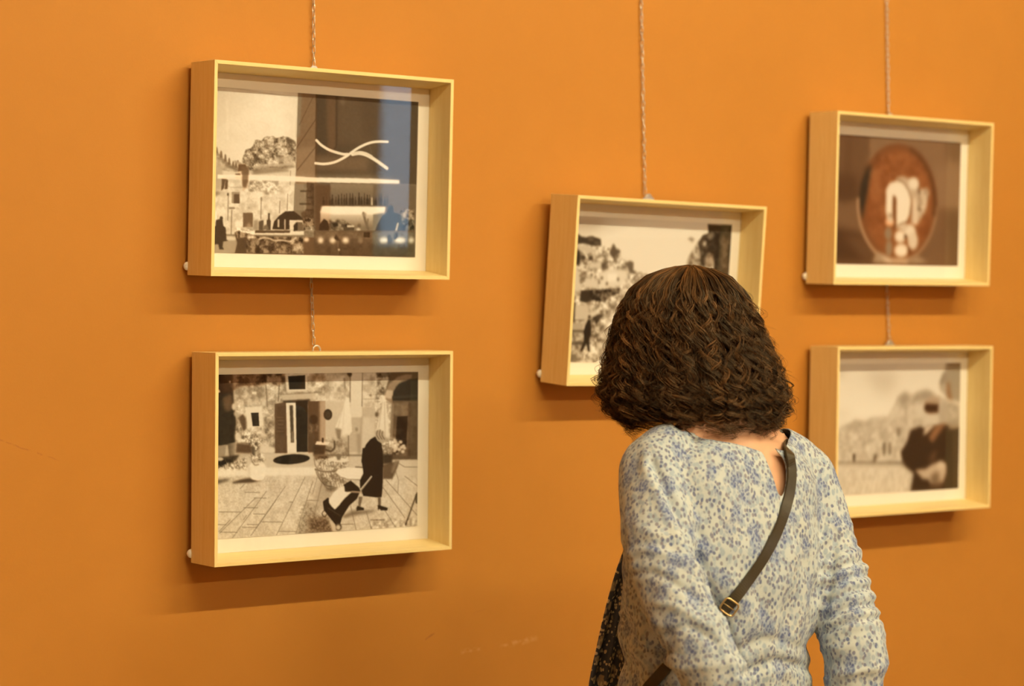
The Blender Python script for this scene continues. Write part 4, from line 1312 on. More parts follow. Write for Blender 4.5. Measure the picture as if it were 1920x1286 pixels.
def px_of(P):
    """pixel of points given in her axes (for measuring only)"""
    P = np.asarray(P, float)
    d = P - np.array(_cl)
    f = np.array((FWD.dot(RH_), FWD.dot(FH_), FWD.z))
    r = np.array((RIGHT.dot(RH_), RIGHT.dot(FH_), RIGHT.z))
    u = np.array((UPV.dot(RH_), UPV.dot(FH_), UPV.z))
    w = d @ f
    return np.stack([960 + F_PX * (d @ r) / w, 643 - F_PX * (d @ u) / w], -1)


TH = 0.62                                            # she faces left and away, towards the wall
FV = np.array((-math.sin(TH), math.cos(TH), 0.0))    # the way she faces
RV = np.array((math.cos(TH), math.sin(TH), 0.0))     # her right
UZ = np.array((0, 0, 1.0))


def loft(rings, n=40):
    """closed mesh through rings (centre, half width along RV, half depth along FV, roundness)"""
    V, Fc = [], []
    for c, hr, hf, e in rings:
        for k in range(n):
            t_ = 2 * math.pi * k / n
            ct, st = math.cos(t_), math.sin(t_)
            x = math.copysign(abs(ct) ** e, ct) * hr
            y = math.copysign(abs(st) ** e, st) * hf
            V.append(np.array(c) + RV * x + FV * y)
    m = len(rings)
    for i in range(m - 1):
        for k in range(n):
            k2 = (k + 1) % n
            Fc.append((i * n + k, i * n + k2, (i + 1) * n + k2, (i + 1) * n + k))
    Fc.append(tuple(range(n))[::-1])
    Fc.append(tuple((m - 1) * n + k for k in range(n)))
    return V, Fc


def ellipsoid(c, ax, nu_=20, nv_=14):
    """ax: three vectors (half axes)"""
    V, Fc = [], []
    c = np.array(c, float)
    A = [np.array(x, float) for x in ax]
    for j in range(nv_ + 1):
        ph = math.pi * j / nv_
        for i in range(nu_):
            th = 2 * math.pi * i / nu_
            V.append(c + A[0] * (math.sin(ph) * math.cos(th)) + A[1] * (math.sin(ph) * math.sin(th)) + A[2] * math.cos(ph))
    for j in range(nv_):
        for i in range(nu_):
            i2 = (i + 1) % nu_
            Fc.append((j * nu_ + i, (j + 1) * nu_ + i, (j + 1) * nu_ + i2, j * nu_ + i2))
    return V, Fc


def limb(pts, radii, sub=6, n=18):
    P = catmull([list(p) + [r] for p, r in zip(pts, radii)], sub)
    return tube([p[:3] for p in P], [max(p[3], 0.002) for p in P], n)


def grown(name, pieces, voxel, smooth_it=8, factor=0.5):
    """one continuous surface grown over overlapping closed pieces"""
    bm = bmesh.new()
    for V, Fc in pieces:
        bv = [bm.verts.new(tuple(v)) for v in V]
        for f in Fc:
            try:
                bm.faces.new([bv[i] for i in f])
            except ValueError:
                pass
    bmesh.ops.remove_doubles(bm, verts=bm.verts, dist=1e-6)
    bmesh.ops.recalc_face_normals(bm, faces=bm.faces)
    me = bpy.data.meshes.new(name)
    bm.to_mesh(me)
    bm.free()
    o = bpy.data.objects.new(name, me)
    COL.objects.link(o)
    m = o.modifiers.new('r', 'REMESH')
    m.mode = 'VOXEL'
    m.voxel_size = voxel
    m.adaptivity = 0.0
    s = o.modifiers.new('s', 'SMOOTH')
    s.factor = factor
    s.iterations = smooth_it
    dg = bpy.context.evaluated_depsgraph_get()
    dg.update()
    me2 = bpy.data.meshes.new_from_object(o.evaluated_get(dg))
    me2.name = name
    bpy.data.objects.remove(o)
    bpy.data.meshes.remove(me)
    return me2


def coords(me):
    a = np.empty(len(me.vertices) * 3, np.float32)
    me.vertices.foreach_get('co', a)
    return a.reshape(-1, 3).astype(float)


def normals(me):
    a = np.empty(len(me.vertices) * 3, np.float32)
    me.vertices.foreach_get('normal', a)
    return a.reshape(-1, 3).astype(float)


def set_coords(me, co):
    me.vertices.foreach_set('co', np.asarray(co, np.float32).ravel())
    me.update()


def sstep(a, b, x):
    t_ = np.clip((x - a) / (b - a), 0, 1)
    return t_ * t_ * (3 - 2 * t_)


def near_path(P, path):
    """distance to a polyline and the arc length along it, for many points"""
    Q = np.array([p[:3] for p in path])
    best = np.full(len(P), 1e9)
    arc = np.zeros(len(P))
    run = 0.0
    for a, b in zip(Q[:-1], Q[1:]):
        d = b - a
        l = np.linalg.norm(d)
        t_ = np.clip((P - a) @ d / (l * l), 0, 1)
        dist = np.linalg.norm(P - a - t_[:, None] * d, axis=1)
        m = dist < best
        best[m] = dist[m]
        arc[m] = run + t_[m] * l
        run += l
    return best, arc, run


def off(p, r=0.0, f=0.0, z=0.0):
    return np.array(p, float) + RV * r + FV * f + UZ * z


person = empty('person', PM)
tag(person, 'woman with dark curly hair in a pale blue flowered blouse, facing the pictures', 'person')

# ---- outline of the blouse, ring by ring (centre pixel, half width, half depth)
TOR = [(1362, 806, 0.070, 0.050, 0.9), (1362, 818, 0.110, 0.070, 0.9), (1362, 840, 0.148, 0.088, 0.86), (1362, 868, 0.168, 0.100, 0.84),
       (1362, 910, 0.176, 0.112, 0.84), (1360, 960, 0.178, 0.124, 0.84), (1357, 1010, 0.180, 0.134, 0.86),
       (1353, 1060, 0.184, 0.140, 0.88), (1350, 1120, 0.184, 0.140, 0.92), (1347, 1180, 0.180, 0.136, 0.95), (1343, 1235, 0.172, 0.130, 1.0),
       (1342, 1285, 0.180, 0.136, 1.0), (1340, 1340, 0.196, 0.148, 1.0), (1338, 1400, 0.206, 0.156, 1.0)]


def torso_rings(shrink=0.0, top=0, end=None):
    R_ = []
    for u, v, hr, hf, e in TOR[top:end]:
        R_.append((L(u, v, 0.0), max(hr - shrink, 0.02), max(hf - shrink, 0.02), e))
    return R_


# arms (her left is the near one; it swings back and in, her right elbow stands out)
LS = L(1231, 884, -0.085)
LARM = [LS, L(1231, 960, -0.130), L(1243, 1050, -0.180), L(1282, 1150, -0.225), L(1326, 1240, -0.250), L(1358, 1310, -0.245), L(1390, 1390, -0.205)]
LRAD = [0.064, 0.062, 0.060, 0.058, 0.056, 0.054, 0.046]
RS = L(1500, 893, 0.090)
RARM = [RS, L(1531, 975, 0.080), L(1557, 1060, 0.055), L(1584, 1140, 0.025), L(1603, 1215, -0.005), L(1600, 1285, -0.010), L(1576, 1370, 0.000)]
RRAD = [0.062, 0.060, 0.058, 0.057, 0.057, 0.052, 0.046]

# shoulders are rounded off by extra volume
pieces = [loft(torso_rings()), limb(LARM, LRAD), limb(RARM, RRAD),
          limb([L(1300, 832, -0.03), L(1262, 842, -0.06), LS + np.array((0, 0, 0.004))], [0.040, 0.050, 0.062], 5),
          limb([L(1430, 836, 0.03), L(1466, 852, 0.06), RS], [0.040, 0.048, 0.060], 5),
          ellipsoid(off(L(1357, 1030), -0.055, 0.092), (RV * 0.075, FV * 0.065, UZ * 0.07)),
          ellipsoid(off(L(1357, 1030), 0.065, 0.095), (RV * 0.075, FV * 0.065, UZ * 0.07))]
pieces += [ellipsoid(LS, (RV * 0.064, FV * 0.064, UZ * 0.062)), ellipsoid(RS, (RV * 0.062, FV * 0.062, UZ * 0.060))]
blouse_me = grown('blouse', pieces, 0.0042, 5)

# ---- folds of the cloth
P = coords(blouse_me)
N = normals(blouse_me)
larm = catmull(LARM, 8)
rarm = catmull(RARM, 8)
dl, al, tl = near_path(P, larm)
dr, ar, tr_ = near_path(P, rarm)
onl = sstep(0.085, 0.066, dl)
onr = sstep(0.085, 0.066, dr)
onb = (1 - onl) * (1 - onr)
disp = np.zeros(len(P))
nz = np.array([mnoise.noise(Vector(p * 9.0)) for p in P])
nz2 = np.array([mnoise.noise(Vector((p[0] * 30, p[1] * 30, p[2] * 11))) for p in P])
nz3 = np.array([mnoise.noise(Vector((p[0] * 16 + p[2] * 9, p[1] * 16, p[2] * 22 - p[0] * 6))) for p in P])
# right sleeve: gathered cross folds down to the elbow
ph = ar * 2 * math.pi / 0.040 + nz * 4.6 + P[:, 0] * 30
disp += onr * (0.0050 * sstep(0.06, 0.18, ar) * (1 - np.abs(np.sin(ph / 2)) * 1.6) * (0.5 + 1.1 * nz3) + 0.0036 * nz2 + 0.003 * nz)
# left sleeve: longer slanting folds
ph = al * 2 * math.pi / 0.062 + nz * 3.0 - P[:, 0] * 40
disp += onl * (0.0046 * sstep(0.03, 0.14, al) * (1 - np.abs(np.sin(ph / 2)) * 1.6) * (0.6 + 1.0 * nz3) + 0.0036 * nz2 + 0.003 * nz)
# back: soft hanging folds, stronger towards the waist
low = sstep(1.15, 0.92, P[:, 2])
disp += onb * ((0.0028 + 0.006 * low) * nz2 + 0.0042 * nz3 + 0.003 * low * np.sin(P[:, 0] * 95 + nz * 4))
# drawn folds: the crease between the near arm and the back, and a few pulled folds
ppx = px_of(P)
facing = N[:, 1] < 0.15


def stroke(line, wd, depth, ridge=0.0):
    global disp
    q = np.array(line, float)
    best = np.full(len(P), 1e9)
    side = np.zeros(len(P))
    for a, b in zip(q[:-1], q[1:]):
        d = b - a
        t_ = np.clip((ppx - a) @ d / (d @ d), 0, 1)
        w_ = ppx - a - t_[:, None] * d
        dist = np.hypot(w_[:, 0], w_[:, 1])
        m = dist < best
        best[m] = dist[m]
        side[m] = np.sign(d[0] * w_[m, 1] - d[1] * w_[m, 0])
    e0 = np.exp(-(best / wd) ** 2)
    e1 = np.exp(-((best - 2.0 * wd) / (1.5 * wd)) ** 2) * (side > 0)
    disp += facing * (depth * e0 + ridge * e1)


stroke([tuple(p) for p in catmull([(1224, 868), (1250, 925), (1283, 990), (1310, 1050), (1332, 1108), (1356, 1160), (1396, 1262), (1410, 1300)], 5)], 8, -0.0085, 0.0045)
stroke([tuple(p) for p in catmull([(1180, 1040), (1205, 1030), (1250, 1040), (1300, 1062), (1322, 1080)], 5)], 9, 0.0050)
stroke([tuple(p) for p in catmull([(1190, 1075), (1230, 1075), (1290, 1110), (1325, 1135)], 5)], 8, -0.0045)
stroke([tuple(p) for p in catmull([(1230, 1130), (1275, 1140), (1330, 1175)], 5)], 9, 0.0045)
stroke([tuple(p) for p in catmull([(1250, 1190), (1290, 1175), (1345, 1205)], 5)], 8, -0.0040)
stroke([tuple(p) for p in catmull([(1172, 1160), (1200, 1210), (1250, 1225)], 5)], 8, -0.0060, 0.003)
for v0 in (1020, 1052, 1078, 1104, 1134, 1160):
    stroke([tuple(p) for p in catmull([(1560 - (v0 - 1020) * 0.10, v0 + 26), (1590, v0 + 6), (1630 + (v0 - 1020) * 0.2, v0 - 4)], 4)], 6, -0.0042, 0.0022)
stroke([tuple(p) for p in catmull([(1568, 1000), (1560, 1060), (1548, 1130), (1541, 1170)], 5)], 8, -0.0060, 0.002)
stroke([tuple(p) for p in catmull([(1390, 1220), (1440, 1200), (1500, 1215)], 5)], 10, -0.0035, 0.002)
stroke([tuple(p) for p in catmull([(1400, 1262), (1460, 1240), (1530, 1262)], 5)], 9, -0.0045, 0.003)
stroke([tuple(p) for p in catmull([(1470, 950), (1500, 1010), (1535, 1120)], 5)], 12, -0.0035, 0.002)
P2 = P + N * disp[:, None]
set_coords(blouse_me, P2)

# ---- neck opening and the drop-shaped slit at the back are cut out
P = coords(blouse_me)
px = px_of(P)
NK = L(1362, 806)


def inside(poly, q):
    c = np.zeros(len(q), bool)
    n = len(poly)
    for i in range(n):
        (ax, ay), (bx, by) = poly[i], poly[(i + 1) % n]
        if ay == by:
            continue
        c ^= ((ay > q[:, 1]) != (by > q[:, 1])) & (q[:, 0] < (bx - ax) * (q[:, 1] - ay) / (by - ay) + ax)
    return c


BACK = (P - NK) @ FV < 0.02
SLIT = [(1424, 829), (1447, 838), (1464, 854), (1472, 872), (1473, 900), (1467, 932), (1461, 926), (1452, 897), (1443, 872), (1433, 848)]
rel = P - NK
er = (rel @ RV) / 0.098
ef = (rel @ FV) / 0.080
neck_hole = (er ** 2 + ef ** 2 < 1.0) & (P[:, 2] > NK[2] - 0.055)
back_cut = inside([(1200, 700), (1520, 700), (1470, 845), (1455, 838), (1420, 828), (1380, 818), (1330, 812), (1290, 808), (1266, 804)], px) & BACK & ((er ** 2 + ef ** 2) < 1.7)
kill = neck_hole | back_cut | (inside(SLIT, px) & BACK)
low_open = P[:, 2] < L(1338, 1398)[2]
kill |= low_open
bm = bmesh.new()
bm.from_mesh(blouse_me)
bm.verts.ensure_lookup_table()
bmesh.ops.delete(bm, geom=[bm.verts[i] for i in np.nonzero(kill)[0]], context='VERTS')
for _ in range(14):                       # clean hems
    mv = {}
    for v in bm.verts:
        if v.is_boundary:
            nb = [e.other_vert(v) for e in v.link_edges if e.is_boundary]
            if len(nb) == 2:
                mv[v] = v.co * 0.4 + (nb[0].co + nb[1].co) * 0.3
    for v, c_ in mv.items():
        v.co = c_
bm.to_mesh(blouse_me)
bm.free()
blouse_bvh = BVHTree.FromPolygons([tuple(v.co) for v in blouse_me.vertices], [tuple(p.vertices) for p in blouse_me.polygons])

# flowered cotton: pale ground, small leaves and dots, scattered blue flowers
t = NT('flowered_cotton')
c = t.coord((1.15, 1.15, 0.80))
wv = t.n('ShaderNodeTexNoise')
t.l(c, wv.inputs['Vector'])
wv.inputs['Scale'].default_value = 60
wv.inputs['Detail'].default_value = 2
dis = t.n('ShaderNodeVectorMath', operation='MULTIPLY_ADD')
t.l(wv.outputs['Color'], dis.inputs[0])
dis.inputs[1].default_value = (0.007, 0.007, 0.007)
t.l(c, dis.inputs[2])
cw = dis.outputs[0]
dots = t.voronoi(cw, 125.0)
dot = t.ramp(dots.outputs['Distance'], [(0.30, (1, 1, 1)), (0.46, (0, 0, 0))])
leaf = t.voronoi(cw, 95.0)
leafm = t.ramp(leaf.outputs['Distance'], [(0.34, (1, 1, 1)), (0.56, (0, 0, 0))])
flo = t.voronoi(cw, 25.0, rnd=0.85)
flom = t.ramp(flo.outputs['Distance'], [(0.26, (1, 1, 1)), (0.44, (0, 0, 0))])
pet = t.voronoi(cw, 210.0)
petm = t.ramp(pet.outputs['Distance'], [(0.34, (1, 1, 1)), (0.56, (0, 0, 0))])
patch = t.ramp(t.noise(c, 16.0, 2), [(0.35, (0, 0, 0)), (0.65, (1, 1, 1))])
ground = t.mix(t.noise(c, 22.0, 3), (0.53, 0.57, 0.55, 1), (0.40, 0.49, 0.58, 1))
sep = t.n('ShaderNodeSeparateColor')
t.l(dots.outputs['Color'], sep.inputs[0])
dotcol = t.mix(sep.outputs[0], (0.050, 0.070, 0.22, 1), (0.20, 0.19, 0.25, 1))
col_ = t.mix(t.math('MULTIPLY', leafm, 0.68), ground, (0.25, 0.33, 0.46, 1))
col_ = t.mix(t.math('MULTIPLY', dot, 0.80), col_, dotcol)
col_ = t.mix(t.math('MULTIPLY', flom, 0.42), col_, (0.17, 0.24, 0.45, 1))
col_ = t.mix(t.math('MULTIPLY', t.math('MULTIPLY', flom, petm), 0.70), col_, (0.055, 0.080, 0.24, 1))
t.base(col_)
t.set(Roughness=0.8)
t.b.inputs['Specular IOR Level'].default_value = 0.2
t.b.inputs['Sheen Weight'].default_value = 0.15
t.bump(t.noise(c, 700.0, 2), 0.12, 0.0006)
M_BLOUSE = t.m
blouse = link_mesh('blouse', blouse_me, M_BLOUSE, person, True)
sol = blouse.modifiers.new('thickness', 'SOLIDIFY')
sol.thickness = 0.0012
sol.offset = -1

# ---- body: one continuous surface from head to feet
HC = L(1292, 652, 0.055)                 # middle of the skull
PIT = 0.42                               # she bows her head
HF = FV * math.cos(PIT) - UZ * math.sin(PIT)
HU = UZ * math.cos(PIT) + FV * math.sin(PIT)


def hd(r, f, u):
    return HC + RV * r + HF * f + HU * u


def finger(base, d1, curl, ln, rad):
    """a bent finger from base, in direction d1, curling towards curl"""
    d1 = d1 / np.linalg.norm(d1)
    curl = curl / np.linalg.norm(curl)
    p = [base]
    for k, (s, a) in enumerate(((0.45, 0.15), (0.30, 0.55), (0.25, 0.95))):
        d = d1 * math.cos(a) + curl * math.sin(a)
        p.append(p[-1] + d * ln * s)
    return limb(p, [rad, rad * 0.95, rad * 0.88, rad * 0.7], 3, 10)


def hand(w, d, side, palm):
    """wrist w, direction d of the fingers, side = towards the thumb, palm = palm normal"""
    d, side, palm = [x / np.linalg.norm(x) for x in (d, side, palm)]
    out = [ellipsoid(w + d * 0.047, (d * 0.052, side * 0.038, palm * 0.0145), 18, 12),
           limb([w - d * 0.03, w + d * 0.02], [0.026, 0.025], 3, 14)]
    for k, (s, ln) in enumerate(((0.029, 0.068), (0.010, 0.076), (-0.010, 0.070), (-0.028, 0.056))):
        out.append(finger(w + d * (0.080 - 0.004 * abs(k - 1)) + side * s, d + side * (0.10 - 0.07 * k), palm, ln, 0.0082))
    out.append(finger(w + d * 0.022 + side * 0.030, d * 0.75 + side * 0.75, palm * 0.6 + d * 0.4, 0.062, 0.0095))
    return out


LW = L(1398, 1415, -0.178)               # wrists
RW = L(1560, 1408, 0.004)
hip = L(1340, 1400)
NB = L(1352, 838, 0.01)
body = [loft(torso_rings(0.016, 1)),
        limb([LS - UZ * 0.012] + LARM[1:] + [LW], [0.046, 0.045, 0.042, 0.040, 0.037, 0.036, 0.030, 0.024]),
        limb([RS - UZ * 0.012] + RARM[1:] + [RW], [0.046, 0.044, 0.042, 0.040, 0.038, 0.036, 0.030, 0.024]),
        limb([L(1300, 838, -0.03), L(1262, 852, -0.06), LS - UZ * 0.012], [0.030, 0.036, 0.044], 5),
        limb([L(1430, 842, 0.03), L(1466, 860, 0.06), RS - UZ * 0.012], [0.030, 0.036, 0.044], 5),
        limb([L(1358, 862, 0.0), L(1350, 815, 0.005), L(1335, 760, 0.02), hd(0, -0.035, -0.05)], [0.082, 0.062, 0.055, 0.055], 6, 24),
        limb([off(L(1362, 838), -0.12), L(1352, 806, 0.0), off(L(1362, 838), 0.12)], [0.026, 0.056, 0.026], 8, 16),
        # skull, cheeks, jaw, nose, brow, lips, ears
        ellipsoid(hd(0, -0.012, 0.022), (RV * 0.074, HF * 0.094, HU * 0.090), 28, 20),
        ellipsoid(hd(0, 0.030, -0.040), (RV * 0.060, HF * 0.058, HU * 0.072), 24, 16),
        ellipsoid(hd(0, 0.058, -0.092), (RV * 0.030, HF * 0.026, HU * 0.022), 16, 12),
        limb([hd(0, 0.080, 0.012), hd(0, 0.098, -0.018), hd(0, 0.104, -0.032), hd(0, 0.086, -0.040)], [0.008, 0.010, 0.012, 0.008], 4, 12),
        limb([hd(-0.040, 0.070, 0.022), hd(0, 0.084, 0.024), hd(0.040, 0.070, 0.022)], [0.008, 0.009, 0.008], 4, 10),
        limb([hd(-0.022, 0.080, -0.066), hd(0, 0.089, -0.064), hd(0.022, 0.080, -0.066)], [0.004, 0.007, 0.004], 4, 10),
        limb([hd(-0.020, 0.079, -0.073), hd(0, 0.087, -0.075), hd(0.020, 0.079, -0.073)], [0.004, 0.007, 0.004], 4, 10),
        ellipsoid(hd(0.076, -0.012, -0.012), (RV * 0.008, HF * 0.018, HU * 0.030), 12, 10),
        ellipsoid(hd(-0.076, -0.012, -0.012), (RV * 0.008, HF * 0.018, HU * 0.030), 12, 10)]
for s in (-1, 1):                        # legs
    hj = off(hip, s * 0.085, 0.0, -0.02)
    kn = np.array((*off(hip, s * 0.075, 0.02)[:2], 0.45))
    an = np.array((*off(hip, s * 0.070, -0.02)[:2], 0.085))
    body.append(limb([hj, (hj + kn) / 2 + FV * 0.012, kn, (kn + an) / 2 - FV * 0.014, an], [0.088, 0.074, 0.056, 0.052, 0.036], 6, 20))
    body.append(limb([an, an + FV * 0.05 - UZ * 0.035, an + FV * 0.15 - UZ * 0.052], [0.036, 0.034, 0.024], 5, 14))
body.append(ellipsoid(off(hip, 0, 0, -0.02), (RV * 0.165, FV * 0.110, UZ * 0.10), 28, 18))
body += hand(LW, np.array((0.10, 0.06, -1.0)), FV, RV)
body += hand(RW, np.array((-0.25, -0.02, -1.0)), FV, -RV)
body += [ellipsoid(LS - UZ * 0.012, (RV * 0.046, FV * 0.046, UZ * 0.046)), ellipsoid(RS - UZ * 0.012, (RV * 0.046, FV * 0.046, UZ * 0.046))]
body_me = grown('body', body, 0.0042, 5)
t = NT('skin')
c = t.coord()
t.base(t.mix(t.noise(c, 30.0, 3), (0.60, 0.34, 0.21, 1), (0.68, 0.40, 0.26, 1)))
t.set(Roughness=0.5)
t.b.inputs['Subsurface Weight'].default_value = 0.08
t.b.inputs['Subsurface Radius'].default_value = (0.012, 0.005, 0.003)
M_SKIN = t.m
link_mesh('body', body_me, M_SKIN, person, True)
M_EYE = plain('eye_white', (0.8, 0.78, 0.74), 0.15)
for s in (-1, 1):
    V, Fc = ellipsoid(hd(s * 0.032, 0.071, -0.002), (RV * 0.012, HF * 0.012, HU * 0.010), 14, 10)
    link_mesh('eye', mesh_from('eye', V, Fc), M_EYE, person, True)

# ---- trousers and shoes (below the edge of the photograph)
tr = []
for s in (-1, 1):
    hj = off(hip, s * 0.086, 0.0, -0.02)
    kn = np.array((*off(hip, s * 0.075, 0.02)[:2], 0.45))
    an = np.array((*off(hip, s * 0.070, -0.02)[:2], 0.10))
    tr.append(limb([hj, (hj + kn) / 2 + FV * 0.012, kn, (kn + an) / 2 - FV * 0.012, an], [0.100, 0.086, 0.068, 0.066, 0.058], 6, 22))
tr.append(ellipsoid(off(hip, 0, 0, -0.02), (RV * 0.178, FV * 0.124, UZ * 0.11), 28, 18))
tr.append(loft([(off(hip, 0, 0, -0.03), 0.178, 0.124, 1.0), (off(hip, 0, 0, 0.06), 0.165, 0.115, 1.0)]))
trousers_me = grown('trousers', tr, 0.008, 6)
M_JEANS = plain('dark_denim', (0.05, 0.07, 0.13), 0.85, var=0.25, scale=300)
link_mesh('trousers', trousers_me, M_JEANS, person, True)
M_SHOE = plain('black_leather', (0.03, 0.028, 0.026), 0.4)
for s in (-1, 1):
    an = np.array((*off(hip, s * 0.070, -0.02)[:2], 0.0))
    rr_ = []
    for f, w, h in ((-0.075, 0.012, 0.030), (-0.065, 0.032, 0.060), (-0.02, 0.038, 0.085), (0.03, 0.037, 0.078), (0.08, 0.042, 0.060), (0.13, 0.044, 0.048), (0.165, 0.034, 0.038), (0.182, 0.012, 0.022)):
        c0 = an + FV * f
        rr_.append([c0 + RV * (w * math.cos(a)) + UZ * (max(0.0, h * (0.5 + 0.5 * math.sin(a)))) for a in np.linspace(0, 2 * math.pi, 20, endpoint=False)])
    V = [p for r in rr_ for p in r]
    n = 20
    Fc = [(i * n + k, i * n + (k + 1) % n, (i + 1) * n + (k + 1) % n, (i + 1) * n + k) for i in range(len(rr_) - 1) for k in range(n)]
    Fc += [tuple(range(n))[::-1], tuple((len(rr_) - 1) * n + k for k in range(n))]
    link_mesh('shoe', mesh_from('shoe', V, Fc), M_SHOE, person, True)

# ---- hair: a curly bob, strand by strand over a dark under-layer
HP = [(497, 1292, 1292), (500, 1268, 1318), (507, 1243, 1345), (520, 1213, 1370), (545, 1186, 1393), (580, 1166, 1413), (620, 1153, 1428), (660, 1146, 1443),
      (700, 1139, 1457), (735, 1135, 1466), (765, 1143, 1464), (785, 1160, 1455), (800, 1182, 1440)]
prof = []
for v, l_, r_ in HP:
    pl_, pr_ = L(l_, v, 0.05), L(r_, v, 0.05)
    prof.append(((pl_[0] + pr_[0]) / 2, (pr_[0] - pl_[0]) / 2, (pl_[2] + pr_[2]) / 2))
prof = np.array(prof)
seg = np.hypot(np.diff(prof[:, 1]), np.diff(prof[:, 2]))
arc_ = np.concatenate([[0], np.cumsum(seg)])
HL = arc_[-1]
s_tab = arc_ / HL


def hair_pt(s, phi, lam):
    """point on the hair shape: s down from the crown, phi round the head, lam = layer"""
    s = np.asarray(s, float)
    ca_ = np.interp(s, s_tab, prof[:, 0])
    ha = np.interp(s, s_tab, prof[:, 1])
    z = np.interp(s, s_tab, prof[:, 2]) - np.maximum(s - 1, 0) * HL
    cb = 0.050 - 0.012 * s
    hb = ha * 0.90
    zc = prof[6, 2]
    zz = zc + (z - zc) * np.where(z > zc, 0.35 + 0.65 * lam, 1.0)
    return np.stack([ca_ + lam * ha * np.cos(phi), cb + lam * hb * np.sin(phi), zz], -1)


FACE_PHI = math.atan2(FV[1], FV[0])
hr_ = np.random.default_rng(5)
HV, HFc, HCOL = [], [], []
nvert = 0


def face_gap(phi):
    d = abs((phi - FACE_PHI + math.pi) % (2 * math.pi) - math.pi)
    return d


def add_strands(center, count, spread, rad, tone, K):
    """center: (K,3) lock path; adds count strands around it"""
    global nvert
    tg = np.gradient(center, axis=0)
    tg /= np.linalg.norm(tg, axis=1)[:, None] + 1e-9
    ref = np.array((0.3, -0.8, 0.5))
    n1 = np.cross(tg, ref)
    n1 /= np.linalg.norm(n1, axis=1)[:, None] + 1e-9
    n2 = np.cross(tg, n1)
    u = np.linspace(0, 1, K)
    for _ in range(count):
        o = hr_.normal(0, spread, 2)
        wob = hr_.normal(0, 1, 4)
        f1, f2 = hr_.uniform(3, 9, 2)
        grow = 0.35 + 0.65 * u
        d1 = o[0] * grow + 0.0016 * np.sin(u * f1 * 2 + wob[0] * 3) * u
        d2 = o[1] * grow + 0.0016 * np.sin(u * f2 * 2 + wob[1] * 3) * u
        c_ = center + n1 * d1[:, None] + n2 * d2[:, None]
        r_ = rad * (1 - 0.75 * u ** 3)
        for k in range(3):
            a = 2 * math.pi * k / 3
            HV.append(c_ + n1 * (np.cos(a) * r_)[:, None] + n2 * (np.sin(a) * r_)[:, None])
        i = nvert + np.arange(K - 1)
        for k in range(3):
            k2 = (k + 1) % 3
            HFc.append(np.stack([i + k * K, i + k2 * K, i + k2 * K + 1, i + k * K + 1], -1))
        tv = np.clip(tone + hr_.normal(0, 0.12), 0, 1) * np.ones(K)
        HCOL.append(np.tile(tv, 3))
        nvert += 3 * K


K = 56
NL = 640
for i in range(NL):
    phi = hr_.uniform(-math.pi, math.pi)
    gap = face_gap(phi)
    if gap < 0.75 and hr_.random() < 0.85:
        continue
    outer = hr_.random() < 0.70
    s0 = hr_.uniform(0.0, 0.10) if hr_.random() < 0.55 else hr_.uniform(0.08, 0.55)
    s1 = hr_.uniform(0.82, 1.04) if hr_.random() < 0.62 else hr_.uniform(0.55, 0.85)
    if gap < 0.75:
        s1 = min(s1, 0.42)
    s1 = max(s1, s0 + 0.2)
    lam1 = hr_.uniform(0.93, 1.03) if outer else hr_.uniform(0.78, 0.95)
    puff = max(0.0, hr_.normal(0.01, 0.035)) if outer else 0.0
    lam0 = 0.97 if s0 < 0.15 else 0.84
    u = np.linspace(0, 1, K)
    s = s0 + (s1 - s0) * u
    lam = lam0 + (lam1 - lam0) * sstep(0, 0.35, u) + puff * sstep(0.5, 0.8, s)
    ph_ = phi + 0.14 * np.sin(s * hr_.uniform(3, 8) + hr_.uniform(0, 6)) * s + hr_.normal(0, 0.14) * u
    base = hair_pt(s, ph_, lam)
    amp = hr_.uniform(0.004, 0.0095) * sstep(0.20, 0.50, s) + hr_.uniform(0.001, 0.007) * sstep(0.70, 1.0, s)
    wl = hr_.uniform(0.040, 0.066)
    phase = 5.0 * mnoise.noise(Vector((math.cos(phi) * 2.2, math.sin(phi) * 2.2, s0 * 3))) + hr_.normal(0, 0.9)
    w = 2 * math.pi * (s * HL / wl + 0.5 * np.maximum(s - 0.75, 0) * HL / wl * 2) * (1 if hr_.random() < 0.7 else -1) + phase
    er_ = np.stack([np.cos(ph_), np.sin(ph_), 0 * ph_], -1)
    et_ = np.stack([-np.sin(ph_), np.cos(ph_), 0 * ph_], -1)
    flick = hr_.uniform(-0.004, 0.014) * u ** 5
    ctr = base + er_ * (amp * (np.cos(w) - 0.35) + flick)[:, None] + et_ * (amp * 1.25 * np.sin(w))[:, None]
    lift = (0.004 * np.sin(w * 0.5 + 1.0)) * sstep(0.4, 0.8, s)
    ctr[:, 2] += lift
    tone = hr_.beta(0.75, 2.6) + 0.16 * sstep(0.40, 0.05, s)  # second term paints light shining through the crown into the hair colour
    add_strands(ctr, 8, hr_.uniform(0.0016, 0.0044), 0.00062, tone, K)
